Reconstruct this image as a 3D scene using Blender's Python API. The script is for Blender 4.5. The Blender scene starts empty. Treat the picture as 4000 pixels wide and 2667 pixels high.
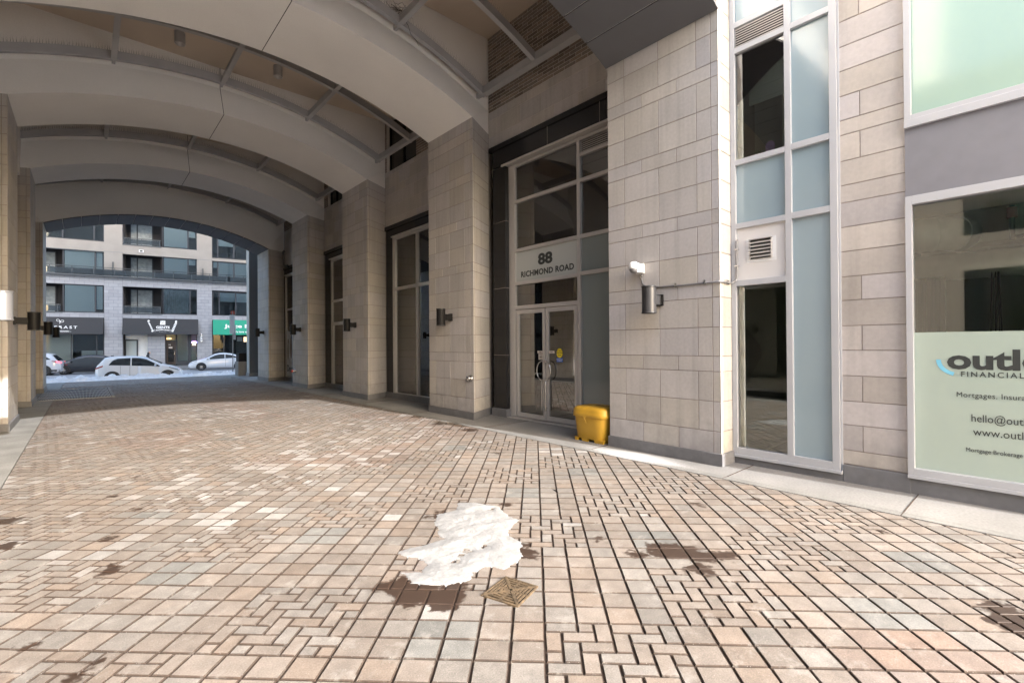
import bpy, bmesh, math, random
from math import sin, cos, pi, sqrt, radians
from mathutils import Vector, Matrix, noise as mn
random.seed(7)
scene = bpy.context.scene
COL = scene.collection
# ------------------------------------------------------------------ camera
F_, YAW, PIT, ROL, CH = 1096.727, 0.729071, 0.005105, -0.006920, 1.6
def cam_axes():
    s, c = sin(YAW), cos(YAW); cp, sp = cos(PIT), sin(PIT); cr, sr = cos(ROL), sin(ROL)
    R = Vector((c, -s, 0)); Fw = Vector((s, c, 0)); U = Vector((0, 0, 1))
    f2 = Fw*cp + U*sp; u2 = -Fw*sp + U*cp
    return R*cr + u2*sr, -R*sr + u2*cr, f2
R_, U_, Fw_ = cam_axes()
cam_d = bpy.data.cameras.new('camera'); cam = bpy.data.objects.new('camera', cam_d); COL.objects.link(cam)
cam_d.sensor_width = 36; cam_d.lens = F_/2352*36; cam_d.clip_start = 0.05; cam_d.clip_end = 2000
cam.matrix_world = Matrix(((R_.x, U_.x, -Fw_.x, 0), (R_.y, U_.y, -Fw_.y, 0), (R_.z, U_.z, -Fw_.z, CH), (0, 0, 0, 1)))
scene.camera = cam
# ------------------------------------------------------------------ light
EL = radians(26.8); TR = Vector((-0.092, 1, 0)).normalized()
w = bpy.data.worlds.new('World'); scene.world = w; w.use_nodes = True
nt = w.node_tree; bg = nt.nodes['Background']; sky = nt.nodes.new('ShaderNodeTexSky')
sky.sky_type = 'NISHITA'; sky.sun_disc = False; sky.sun_elevation = EL
sky.sun_rotation = math.atan2(-TR.x, -TR.y); sky.air_density = 1.2; sky.dust_density = 4.5
nt.links.new(sky.outputs[0], bg.inputs[0]); bg.inputs[1].default_value = 0.15
sd = bpy.data.lights.new('sun', 'SUN'); sd.energy = 2.0; sd.angle = radians(0.6); sd.color = (1, 0.975, 0.95)
sun = bpy.data.objects.new('sun', sd); COL.objects.link(sun)
tv = Vector((TR.x*cos(EL), TR.y*cos(EL), -sin(EL)))
sun.rotation_euler = tv.to_track_quat('-Z', 'Y').to_euler(); sun.location = (0, -20, 20)
scene.view_settings.view_transform = 'Standard'; scene.view_settings.look = 'None'
scene.view_settings.exposure = 2.5; scene.view_settings.gamma = 1.0
scene.cycles.max_bounces = 14; scene.cycles.diffuse_bounces = 10; scene.cycles.transparent_max_bounces = 16
scene.cycles.caustics_reflective = False; scene.cycles.caustics_refractive = False

# ------------------------------------------------------------------ materials
def mat(name, col=(.5, .5, .5), rough=.7, metal=0., spec=.5, attr=False, n=(), bump=(), coat=0., emit=None, es=1.):
    m = bpy.data.materials.new(name); m.use_nodes = True; t = m.node_tree; N = t.nodes; L = t.links
    b = N['Principled BSDF']; b.inputs['Roughness'].default_value = rough; b.inputs['Metallic'].default_value = metal
    b.inputs['Specular IOR Level'].default_value = spec; b.inputs['Coat Weight'].default_value = coat
    b.inputs['Base Color'].default_value = (*col, 1)
    tc = N.new('ShaderNodeTexCoord'); cur = None
    if attr:
        a = N.new('ShaderNodeAttribute'); a.attribute_name = 'col'; cur = a.outputs['Color']
    for (sc, amt, det) in n:      # multiply by noise
        x = N.new('ShaderNodeTexNoise'); x.inputs['Scale'].default_value = sc; x.inputs['Detail'].default_value = det
        L.new(tc.outputs['Object'], x.inputs['Vector'])
        r = N.new('ShaderNodeMapRange'); r.inputs[1].default_value = .3; r.inputs[2].default_value = .7
        r.inputs[3].default_value = 1-amt; r.inputs[4].default_value = 1+amt
        L.new(x.outputs['Fac'], r.inputs[0])
        v = N.new('ShaderNodeVectorMath'); v.operation = 'SCALE'
        if cur is None: v.inputs[0].default_value = col
        else: L.new(cur, v.inputs[0])
        L.new(r.outputs[0], v.inputs['Scale']); cur = v.outputs[0]
    if cur is not None: L.new(cur, b.inputs['Base Color'])
    if bump:
        x = N.new('ShaderNodeTexNoise'); x.inputs['Scale'].default_value = bump[0]; x.inputs['Detail'].default_value = 6
        L.new(tc.outputs['Object'], x.inputs['Vector'])
        bb = N.new('ShaderNodeBump'); bb.inputs['Strength'].default_value = bump[1]; bb.inputs['Distance'].default_value = bump[2] if len(bump) > 2 else .01
        L.new(x.outputs['Fac'], bb.inputs['Height']); L.new(bb.outputs[0], b.inputs['Normal'])
    if emit: b.inputs['Emission Color'].default_value = (*emit, 1); b.inputs['Emission Strength'].default_value = es
    m['bsdf_out'] = 1
    return m
def glass(name, tint=(.6, .7, .66), ior=1.7, rough=0., extra=.04):
    m = bpy.data.materials.new(name); m.use_nodes = True; t = m.node_tree; N = t.nodes; L = t.links
    N.remove(N['Principled BSDF']); o = N['Material Output']
    tr = N.new('ShaderNodeBsdfTransparent'); tr.inputs[0].default_value = (*tint, 1)
    gl = N.new('ShaderNodeBsdfGlossy'); gl.inputs['Roughness'].default_value = rough
    fr = N.new('ShaderNodeFresnel'); fr.inputs[0].default_value = ior
    ad = N.new('ShaderNodeMath'); ad.operation = 'ADD'; ad.use_clamp = True; ad.inputs[1].default_value = extra
    mx = N.new('ShaderNodeMixShader'); L.new(fr.outputs[0], ad.inputs[0]); L.new(ad.outputs[0], mx.inputs[0])
    L.new(tr.outputs[0], mx.inputs[1]); L.new(gl.outputs[0], mx.inputs[2]); L.new(mx.outputs[0], o.inputs[0])
    return m
def film(name, col, tr_amt, rough=.12):   # etched film on glass: diffuse + some see-through + reflection
    m = bpy.data.materials.new(name); m.use_nodes = True; t = m.node_tree; N = t.nodes; L = t.links
    b = N['Principled BSDF']; o = N['Material Output']; b.inputs['Base Color'].default_value = (*col, 1)
    b.inputs['Roughness'].default_value = rough; b.inputs['Specular IOR Level'].default_value = .8
    tr = N.new('ShaderNodeBsdfTransparent'); mx = N.new('ShaderNodeMixShader'); mx.inputs[0].default_value = 1-tr_amt
    L.new(tr.outputs[0], mx.inputs[1]); L.new(b.outputs[0], mx.inputs[2]); L.new(mx.outputs[0], o.inputs[0])
    return m
M = {}
M['stone'] = mat('limestone', rough=.85, attr=True, n=((1.3, .07, 4), (25, .05, 6)), bump=(60, .3, .004))
def streaks(m):      # rain streaks and splash dirt near the foot
    t = m.node_tree; N = t.nodes; L = t.links; b = N['Principled BSDF']; src = b.inputs['Base Color'].links[0].from_socket
    g = N.new('ShaderNodeNewGeometry'); mp = N.new('ShaderNodeMapping'); mp.inputs['Scale'].default_value = (9, 9, .55); L.new(g.outputs['Position'], mp.inputs[0])
    x = N.new('ShaderNodeTexNoise'); x.inputs['Scale'].default_value = 1; x.inputs['Detail'].default_value = 5; L.new(mp.outputs[0], x.inputs['Vector'])
    r = N.new('ShaderNodeMapRange'); L.new(x.outputs['Fac'], r.inputs[0]); r.inputs[1].default_value = .5; r.inputs[2].default_value = .75; r.inputs[3].default_value = 1; r.inputs[4].default_value = .86
    sx = N.new('ShaderNodeSeparateXYZ'); L.new(g.outputs['Position'], sx.inputs[0])
    y = N.new('ShaderNodeTexNoise'); y.inputs['Scale'].default_value = 6; y.inputs['Detail'].default_value = 6; L.new(g.outputs['Position'], y.inputs['Vector'])
    a = N.new('ShaderNodeMath'); a.operation = 'MULTIPLY_ADD'; L.new(y.outputs['Fac'], a.inputs[0]); a.inputs[1].default_value = -1.1; L.new(sx.outputs[2], a.inputs[2])
    q = N.new('ShaderNodeMapRange'); L.new(a.outputs[0], q.inputs[0]); q.inputs[1].default_value = -.4; q.inputs[2].default_value = .1; q.inputs[3].default_value = .8; q.inputs[4].default_value = 1
    mu = N.new('ShaderNodeMath'); mu.operation = 'MULTIPLY'; L.new(r.outputs[0], mu.inputs[0]); L.new(q.outputs[0], mu.inputs[1])
    v = N.new('ShaderNodeVectorMath'); v.operation = 'SCALE'; L.new(src, v.inputs[0]); L.new(mu.outputs[0], v.inputs['Scale']); L.new(v.outputs[0], b.inputs['Base Color'])
streaks(M['stone'])
M['mortar'] = mat('mortar', (.26, .22, .2), .95, n=((8, .15, 3),))
M['brick'] = mat('brick', rough=.9, attr=True, n=((30, .18, 5),), bump=(80, .4, .004))
M['bmortar'] = mat('brick_mortar', (.6, .56, .52), .95)
M['stucco'] = mat('cream_stucco', (.79, .77, .745), .92, n=((.5, .06, 5), (90, .04, 2)), bump=(220, .3, .003))
M['ceil'] = mat('tan_ceiling', (.56, .48, .40), .9, n=((.8, .08, 3),))
M['steel'] = mat('grey_painted_steel', (.40, .40, .415), .45, n=((3, .06, 4),))
M['clad'] = mat('dark_grey_cladding', (.10, .10, .107), .7, n=((2, .05, 3),))
M['plinth'] = mat('plinth_grey', (.15, .15, .16), .6, n=((3, .12, 5), (14, .08, 4)), bump=(30, .15))
M['granite'] = mat('black_granite', (.012, .012, .014), .2, spec=.5)
M['alu'] = mat('aluminium_frame', (.52, .5, .49), .4, metal=.35, n=((2, .03, 2),))
M['white_alu'] = mat('white_aluminium_frame', (.43, .44, .47), .4, n=((2, .03, 2),))
M['glass'] = glass('window_glass', (.9, .95, .91), 1.85, 0, .09)
M['glass_hi'] = glass('lobby_glass', (.6, .66, .6), 2.2, 0, .12)
M['glass_dk'] = glass('dark_glass', (.3, .34, .34), 1.6)
M['frost_grey'] = mat('grey_backpainted_glass', (.22, .25, .25), .08, spec=.7)
M['frost_blue'] = mat('blue_backpainted_glass', (.28, .36, .40), .12, spec=.8)
M['frost_light'] = mat('pale_frosted_glass', (.46, .48, .47), .25)
M['film'] = film('etched_green_film', (.54, .64, .57), .34, .1)
M['film2'] = film('bright_etched_film', (.36, .5, .43), .1, .1)  # pale green, nearly opaque pane
M['panel_white'] = mat('white_panel', (.66, .64, .63), .5)
M['spandrel'] = mat('blue_grey_spandrel', (.19, .19, .215), .55, n=((6, .04, 4),))
M['black'] = mat('black_metal', (.006, .006, .007), .6, spec=.2)
M['lampgrey'] = mat('lamp_graphite', (.04, .04, .043), .38, metal=.3)
M['lampsilver'] = mat('lamp_silver', (.2, .2, .21), .35, metal=.4)  # pale copy of the black lamp as if sunlit; also the camera dome
M['chrome'] = mat('brushed_steel', (.6, .6, .6), .22, metal=1)
M['conc'] = mat('concrete', (.19, .185, .18), .9, n=((1.1, .18, 6), (40, .14, 4)), bump=(80, .3, .004))
M['kerb'] = mat('kerb_concrete', (.165, .163, .157), .9, n=((2.3, .2, 6), (50, .16, 4)), bump=(90, .35, .004))
M['room'] = mat('room_wall', (.5, .5, .45), .9)
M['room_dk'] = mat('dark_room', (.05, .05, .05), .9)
M['room_lt'] = mat('light_room_wall', (.8, .83, .74), .9)
M['room_gr'] = mat('green_grey_wall', (.36, .4, .33), .9)
M['darkgr'] = mat('dark_green_grey_wall', (.26, .28, .23), .9)
M['room_dkb'] = mat('dark_brick_wall', (.15, .135, .12), .9)
M['rconc'] = mat('raw_concrete_ceiling', (.5, .52, .45), .9, n=((1.5, .2, 5),))
M['white'] = mat('white_paint', (.75, .75, .75), .5)
M['txt'] = mat('dark_lettering', (.03, .035, .035), .5)
M['txtw'] = mat('white_lettering', (.85, .85, .85), .5)
M['yellow'] = mat('yellow_polythene', (.52, .30, .03), .45, n=((5, .06, 4),))
M['brownink'] = mat('faded_brown_print', (.16, .05, .01), .5)
M['conduit'] = mat('grey_conduit', (.17, .17, .18), .5)
M['iron'] = mat('rusty_iron', (.075, .052, .03), .75, n=((30, .5, 6),), bump=(90, .5, .004))
M['galv'] = mat('galvanised_bars', (.2, .2, .21), .4, metal=.6)
M['pit'] = mat('dark_pit', (.006, .006, .006), 1)
M['snow'] = mat('snow', (.62, .63, .65), .8, n=((5, .10, 8), (40, .08, 5)), bump=(55, .9, .008))
M['icy'] = mat('melting_ice', (.23, .233, .236), .7, n=((9, .14, 8), (60, .1, 6)), bump=(90, .7, .006))  # snow darkened so the sunlit patch does not burn out
M['snowlot'] = mat('trodden_snow', (.78, .79, .8), .8, n=((.4, .06, 5),))
M['asphalt'] = mat('slushy_asphalt', (.32, .32, .33), .8, n=((.25, .3, 6), (4, .1, 5)), bump=(20, .3))
M['dirt'] = mat('joint_dirt', (.05, .032, .022), .9, n=((12, .4, 6),))
M['land'] = mat('ground_base', (.16, .15, .14), .95)

# ------------------------------------------------------------------ mesh builder
class MB:
    def __init__(s, xf=None): s.v = []; s.f = []; s.c = []; s.xf = xf; s.sm = []
    def add(s, pts, faces, col=(1, 1, 1), smooth=False):
        k = len(s.v)
        for p in pts: s.v.append(tuple(s.xf(*p)) if s.xf else tuple(p))
        for f in faces: s.f.append(tuple(k+i for i in f)); s.c.append(col); s.sm.append(smooth)
        return s
    def box(s, x0, x1, y0, y1, z0, z1, col=(1, 1, 1)):
        x0, x1 = min(x0, x1), max(x0, x1); y0, y1 = min(y0, y1), max(y0, y1); z0, z1 = min(z0, z1), max(z0, z1)
        return s.add([(x0, y0, z0), (x1, y0, z0), (x1, y1, z0), (x0, y1, z0), (x0, y0, z1), (x1, y0, z1), (x1, y1, z1), (x0, y1, z1)],
              [(0, 3, 2, 1), (4, 5, 6, 7), (0, 1, 5, 4), (1, 2, 6, 5), (2, 3, 7, 6), (3, 0, 4, 7)], col)
    def prism(s, poly, z0, z1, col=(1, 1, 1)):   # xy polygon ccw
        n = len(poly)
        return s.add([(x, y, z0) for x, y in poly]+[(x, y, z1) for x, y in poly],
              [tuple(range(n))[::-1], tuple(range(n, 2*n))]+[(i, (i+1) % n, n+(i+1) % n, n+i) for i in range(n)], col)
    def quad(s, a, b, c, d, col=(1, 1, 1)): return s.add([a, b, c, d], [(0, 1, 2, 3)], col)
    def tube(s, path, r, n=8, col=(1, 1, 1), closed=False, smooth=True):
        P = [Vector(p) for p in path]; m = len(P); pts = []; rr = r if isinstance(r, (list, tuple)) else [r]*m
        up = Vector((0, 0, 1))
        d0 = (P[1]-P[0]).normalized()
        if abs(d0.z) > .95: up = Vector((1, 0, 0))
        for i in range(m):
            if closed: d = (P[(i+1) % m]-P[i-1])
            else: d = P[min(i+1, m-1)]-P[max(i-1, 0)]
            d.normalize(); a = d.cross(up)
            if a.length < 1e-3: a = d.cross(Vector((1, 0, 0)))
            a.normalize(); b = a.cross(d); up = b
            for k in range(n):
                t = 2*pi*k/n; pts.append(tuple(P[i]+(a*cos(t)+b*sin(t))*rr[i]))
        fs = []
        for i in range(m if closed else m-1):
            j = (i+1) % m
            for k in range(n): fs.append((i*n+k, i*n+(k+1) % n, j*n+(k+1) % n, j*n+k))
        s.add(pts, fs, col, smooth)
        if not closed: s.add(pts[:n], [tuple(range(n))[::-1]], col); s.add(pts[-n:], [tuple(range(n))], col)
        return s
    def cyl(s, c, r, z0, z1, n=24, r2=None, col=(1, 1, 1), caps=True):
        r2 = r if r2 is None else r2; x, y = c
        p = [(x+r*cos(2*pi*k/n), y+r*sin(2*pi*k/n), z0) for k in range(n)]+[(x+r2*cos(2*pi*k/n), y+r2*sin(2*pi*k/n), z1) for k in range(n)]
        s.add(p, [(k, (k+1) % n, n+(k+1) % n, n+k) for k in range(n)], col, True)
        if caps: s.add(p[:n], [tuple(range(n))[::-1]], col); s.add(p[n:], [tuple(range(n))], col)
        return s
    def lathe(s, prof, c=(0, 0, 0), axis='z', n=24, col=(1, 1, 1)):
        pts = []
        for r, h in prof:
            for k in range(n):
                a, b = r*cos(2*pi*k/n), r*sin(2*pi*k/n)
                q = {'z': (a, b, h), 'y': (a, h, b), 'x': (h, a, b)}[axis]; pts.append((c[0]+q[0], c[1]+q[1], c[2]+q[2]))
        fs = [(i*n+k, i*n+(k+1) % n, (i+1)*n+(k+1) % n, (i+1)*n+k) for i in range(len(prof)-1) for k in range(n)]
        return s.add(pts, fs, col, True)
    def build(s, name, m, parent=None, fix=True):
        me = bpy.data.meshes.new(name); me.from_pydata(s.v, [], s.f); me.update()
        at = me.attributes.new('col', 'FLOAT_COLOR', 'FACE')
        at.data.foreach_set('color', [x for c in s.c for x in (c[0], c[1], c[2], 1.)])
        me.polygons.foreach_set('use_smooth', s.sm)
        if fix:
            bm = bmesh.new(); bm.from_mesh(me); bmesh.ops.recalc_face_normals(bm, faces=bm.faces); bm.to_mesh(me); bm.free()
        me.materials.append(M[m] if isinstance(m, str) else m)
        o = bpy.data.objects.new(name, me); COL.objects.link(o)
        if parent: o.parent = parent; o.matrix_parent_inverse = Matrix.Translation(-parent.location) if parent.type == 'EMPTY' and parent.rotation_euler.z == 0 else parent.matrix_basis.inverted()
        return o
def bevel(o, wd=.004, seg=2, ang=35):
    b = o.modifiers.new('bevel', 'BEVEL'); b.width = wd; b.segments = seg; b.limit_method = 'ANGLE'; b.angle_limit = radians(ang); return o
def tag(o, label=None, cat=None, group=None, kind=None):
    if label: o['label'] = label
    if cat: o['category'] = cat
    if group: o['group'] = group
    if kind: o['kind'] = kind
    return o
def empty(name, loc=(0, 0, 0)):
    o = bpy.data.objects.new(name, None); o.location = loc; COL.objects.link(o); return o
def text(body, size, org, right, up, m, parent=None, name='lettering', ext=.002, bold=0., align='LEFT', sx=1., space=1., curve=None, fit=None):
    if fit:
        c = bpy.data.curves.new('t', 'FONT'); c.body = fit[0]; c.size = size; c.offset = bold; c.space_character = space
        o = bpy.data.objects.new('t', c); COL.objects.link(o); bpy.context.view_layer.update(); sx = fit[1]/max(o.dimensions.x, .001); bpy.data.objects.remove(o)
    c = bpy.data.curves.new('t', 'FONT'); c.body = body; c.size = size; c.extrude = ext; c.offset = bold; c.align_x = align; c.space_character = space
    c.resolution_u = 3
    o = bpy.data.objects.new('t', c); COL.objects.link(o); bpy.context.view_layer.update()
    me = bpy.data.meshes.new_from_object(o.evaluated_get(bpy.context.evaluated_depsgraph_get())); COL.objects.unlink(o); bpy.data.objects.remove(o)
    r = Vector(right).normalized(); u = Vector(up).normalized(); nn = r.cross(u); og = Vector(org)
    for v in me.vertices:
        x, y, z = v.co; x *= sx
        if curve: y += curve(x)
        v.co = og + r*x + u*y + nn*z
    me.materials.clear(); me.materials.append(M[m] if isinstance(m, str) else m)
    o = bpy.data.objects.new(name, me); COL.objects.link(o)
    if parent: o.parent = parent; o.matrix_parent_inverse = parent.matrix_basis.inverted()
    return o

def stonecol(v=.05, warm=.03, base=(.455, .43, .415)):
    t = 1+random.uniform(-v, v)*1.6; wv = random.uniform(-warm, warm)
    return (base[0]*t*(1+wv*.4), base[1]*t, base[2]*t*(1-wv*1.6))
def clad(mb, O, d, width, rows, gap=.004, th=.006, base=(.455, .43, .415), v=.05, warm=.03, out=None):
    """blocks proud of a core; O=(x,y) start, d=unit dir, outward normal = right of d; rows=[(z0,z1,[joints s])]"""
    nx, ny = out if out else (d[1], -d[0])
    for z0, z1, js in rows:
        js = [0]+[j for j in js if 0 < j < width]+[width]
        for a, b in zip(js[:-1], js[1:]):
            a2 = a+(gap if a > 0 else 0); b2 = b-(gap if b < width else 0); za, zb = z0+gap, z1-gap
            def P(s_, z, o): return (O[0]+d[0]*s_+nx*o, O[1]+d[1]*s_+ny*o, z)
            e = .003
            pts = [P(a2, za, 0), P(b2, za, 0), P(b2, zb, 0), P(a2, zb, 0), P(a2+(e if a > 0 else 0), za+e, th), P(b2-(e if b < width else 0), za+e, th), P(b2-(e if b < width else 0), zb-e, th), P(a2+(e if a > 0 else 0), zb-e, th)]
            mb.add(pts, [(4, 5, 6, 7), (0, 1, 5, 4), (1, 2, 6, 5), (2, 3, 7, 6), (3, 0, 4, 7)], stonecol(v, warm, base))
# ------------------------------------------------------------------ constants of the passage
XP, XL, XW, XLW, XR = 6.12, -1.10, 6.90, -1.88, 6.50
XC, RA, ZA = 2.51, 9.2, 7.15
PIERS = [('A', 2.81, 4.56), ('B', 8.07, 9.81), ('C', 13.12, 14.93), ('D', 18.16, 19.88), ('E', 23.2, 25.0)]
BASE = .15
def arcz(X, off=0): return ZA-RA+sqrt((RA+off)**2-(X-XC)**2)
JZ = [.15, .44, .83, 1.22, 1.42, 1.80, 2.19, 2.39, 2.77, 3.15, 3.34, 3.72, 4.10, 4.30, 4.68, 5.07, 5.26, 5.65, 5.96, 6.18, 6.42]
SHORT = {0, 3, 6, 9, 12, 15, 18, 19}
def rows_for(ztop, tall, short):
    r = []
    for i in range(len(JZ)-1):
        if JZ[i] >= ztop-.03: break
        r.append((JZ[i], min(JZ[i+1], ztop), short if i in SHORT else tall))
    return r
bld = empty('stone_building', (6.9, 6, 0))
tag(bld, 'pale limestone building with an arched covered passage running through it to the street', 'building')

# ---- piers
def pier(y0, y1, side, ztop):
    """side +1 right (X=6.12 face), -1 left"""
    xf = XP if side > 0 else XL; xw = XW if side > 0 else XLW; s = .43; t = .006
    x_in = xf+side*t
    m = MB(); poly = [(x_in, y0+t), (x_in, y1-t), (xw+side*.2, y1-s-.112), (xw+side*.2, y0+s+.112)]
    if side > 0: poly = poly[::-1]
    m.prism(poly, 0, ztop-.003)
    p = m.build('pier', 'mortar', bld)
    b = MB(); W = y1-y0
    tall = [.10, .30, .87, 1.45]; short = [.10, .59, 1.15]
    clad(b, (x_in, y0), (0, 1), W, rows_for(ztop, tall, short), out=(-side, 0))
    L = sqrt((xw-xf)**2+s*s); dx = (xw-xf)/L; dy = s/L
    tw = [.09]; 
    out = (-side*dy, -abs(dx))
    clad(b, (xf+dx*0+side*dy*t, y0+abs(dx)*t), (dx, dy), L, rows_for(ztop, tw, tw), out=out)
    out2 = (-side*dy, abs(dx))
    clad(b, (xf+side*dy*t, y1-abs(dx)*t), (dx, -dy), L, rows_for(ztop, tw, tw), out=out2)
    b.build('stone_facing', 'stone', p)
    q = MB(); e = .025
    poly = [(xf-side*e, y0-e*.9), (xf-side*e, y1+e*.9), (xw+side*.05, y1-s+.0), (xw+side*.05, y0+s)]
    if side > 0: poly = poly[::-1]
    q.prism(poly, -.02, BASE); bevel(q.build('plinth', 'plinth', p), .005)
    return p
for k, y0, y1 in PIERS:
    zt = 5.96 if k in 'AE' else 6.42
    if k == 'A': continue
    pier(y0, y1, 1, zt); pier(y0, y1, -1, zt)
pier(2.81, 4.56, -1, 5.96)
# pier A on the right: straight outer return
m = MB(); m.prism([(XP+.006, 2.816), (XW+.4, 2.816), (XW+.4, 4.1), (XP+.006, 4.554)], 0, 12)
pA = m.build('pier', 'mortar', bld); pA['label'] = 'wide stone pier at the outer corner beside the yellow bin'
b = MB()
rw = rows_for(5.96, [.10, .30, .87, 1.45], [.10, .59, 1.15])
clad(b, (XP+.006, 2.81), (0, 1), 1.75, rw, out=(-1, 0))
b2rows = [(z0, z1, []) for z0, z1, _ in rows_for(6.42, [], [])]+[(6.42+.385*i, 6.42+.385*(i+1), []) for i in range(14)]
clad(b, (XP, 2.816), (1, 0), XR-XP+.1, b2rows, out=(0, -1), base=(.47, .45, .43))
clad(b, (XP+.43/.89*.006, 4.56-.005), (.876, -.483), .89, rw, out=(.483, .876))
b.build('stone_facing', 'stone', pA)
q = MB(); q.prism([(XP-.025, 2.785), (XR+.02, 2.785), (XR+.3, 4.0), (XW, 4.16), (XP-.02, 4.585)], -.02, BASE+.01); bevel(q.build('plinth', 'plinth', pA), .005)

# ---- ribs (cream stucco arches)
NS = 40
def rib(y0, y1, ztop, low, gray):
    m = MB(); s = .43
    prof = ([(y0, 0), (y1, 0), (y1-s, .8)] if not low else [(y0, -.45), (y1, -.45), (y1-s, .8)])+[(y1-s, None), (y0+s, None), (y0+s, .8)]
    rows = []
    for (y, off) in prof:
        row = []
        for i in range(NS+1):
            t = i/NS
            o = .8 if off is None else off
            ext = max(0, o)/.8*.78
            X = (XL-ext)+(XP-XL+2*ext)*t
            row.append((X, y, ztop if off is None else arcz(X, o)))
        rows.append(row)
    n = len(rows)
    for a in range(n):
        A, B = rows[a], rows[(a+1) % n]
        pts = A+B; m.add(pts, [(i, i+1, NS+1+i+1, NS+1+i) for i in range(NS)], smooth=(a in (0, 1, 5)))
    zs = arcz(XP, -.45 if low else 0); zw = arcz(XW, .8)
    for (xf, xw) in ((XP, XW), (XL, XLW)):
        for (ya, yb) in ((y0, y0+s), (y1, y1-s)):
            m.add([(xf, ya, zs), (xw, yb, zs), (xw, yb, zw)], [(0, 1, 2)])
    o = m.build('arch', 'stucco', bld)
    # control joint
    j = MB(); X = XC-.02; e = .003
    o0 = -.45 if low else 0
    if not low:
        j.box(X-.006, X+.006, y0, y1, arcz(X, o0)-e, arcz(X, o0)+.01)
        j.add([(X-.006, y0-.002, arcz(X, o0)-e), (X+.006, y0-.002, arcz(X, o0)-e), (X+.006, y0+s-.004, arcz(X, .8)), (X-.006, y0+s-.004, arcz(X, .8))], [(0, 1, 2, 3)])
    j.box(X-.006, X+.006, y0+s-.003, y0+s+.003, arcz(X, .8) if not low else arcz(X, .8), ztop)
    j.build('control_joint', 'room_dk', o)
    return o
CEIL = {'AB': 8.6, 'BC': 8.45, 'CD': 8.45, 'DE': 8.45}
rib(2.81, 4.56, 8.62, True, True)
rib(8.07, 9.81, 8.62, False, False); rib(13.12, 14.93, 8.47, False, False); rib(18.16, 19.88, 8.47, False, False); rib(23.2, 25.0, 8.47, True, True)
# grey cladding on outer arches
for (y0, y1) in ((2.79, 4.575), (23.18, 25.02)):
    g = MB(); n = 14; a0 = math.asin((XL-XC)/(RA-.45)); a1 = math.asin((XP-XC)/(RA-.45))
    for i in range(n):
        ta = a0+(a1-a0)*i/n+.0011; tb = a0+(a1-a0)*(i+1)/n-.0011
        for kk in range(2):
            u = ta+(tb-ta)*kk/2; v = ta+(tb-ta)*(kk+1)/2
            for (ra, rb) in ((RA-.475, RA-.44),):
                P = lambda t, r, y: (XC+r*sin(t), y, ZA-RA+r*cos(t))
                g.add([P(u, ra, y0), P(v, ra, y0), P(v, rb, y0), P(u, rb, y0), P(u, ra, y1), P(v, ra, y1), P(v, rb, y1), P(u, rb, y1)],
                      [(0, 1, 2, 3), (4, 7, 6, 5), (0, 4, 5, 1), (1, 5, 6, 2), (2, 6, 7, 3), (3, 7, 4, 0)])
    g.build('soffit_cladding', 'clad', bld)
# ---- ceilings + unseen mass above, height set to shade the street
for (ya, yb, z) in ((4.1, 8.6, 8.6), (9.3, 13.6, 8.45), (14.4, 18.7, 8.45), (19.4, 23.7, 8.45)):
    MB().box(-1.95, 6.95, ya, yb, z, z+.15).build('ceiling', 'ceil', bld)
m = MB(); m.box(-14, 6.9, 2.83, 27.2, 8.8, 30); m.box(6.7, 26, 2.83, 27.2, 8.8, 30); m.box(6.65, 26, -.5, 2.9, 7.0, 30)
m.box(7.6, 26, 2.9, 27.2, 6.2, 8.9); m.box(11.5, 26, -.5, 27.2, -.1, 8.9); m.box(-14, -3.4, 2.83, 27.2, 0, 8.9); m.box(-3.5, -1.3, 2.9, 27.2, 6.2, 8.9)
m.box(-3.5, -1.45, 2.9, 4.1, 0, 8.9); m.box(-14, 6.12, 2.83, 3.4, 8.55, 9)
m.build('upper_storeys', 'stucco', bld)
lb_ = MB(); lb_.box(-5.2, -3.8, -14, 2.8, .3, 8.5); lw = lb_.build('wall', 'room_dkb', bld)
lb_ = MB(); lb_.box(-3.83, -3.7, -14, 2.8, -.02, .3); lb_.build('plinth', 'plinth', bld)
lb_ = MB()
for y in range(5): lb_.box(-3.82, -3.795, -13+y*3.1, -11+y*3.1, .5, 3.4); lb_.box(-3.82, -3.795, -13+y*3.1, -11+y*3.1, 4.3, 7.6)
lb_.build('window', 'glass_dk', bld)
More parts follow.
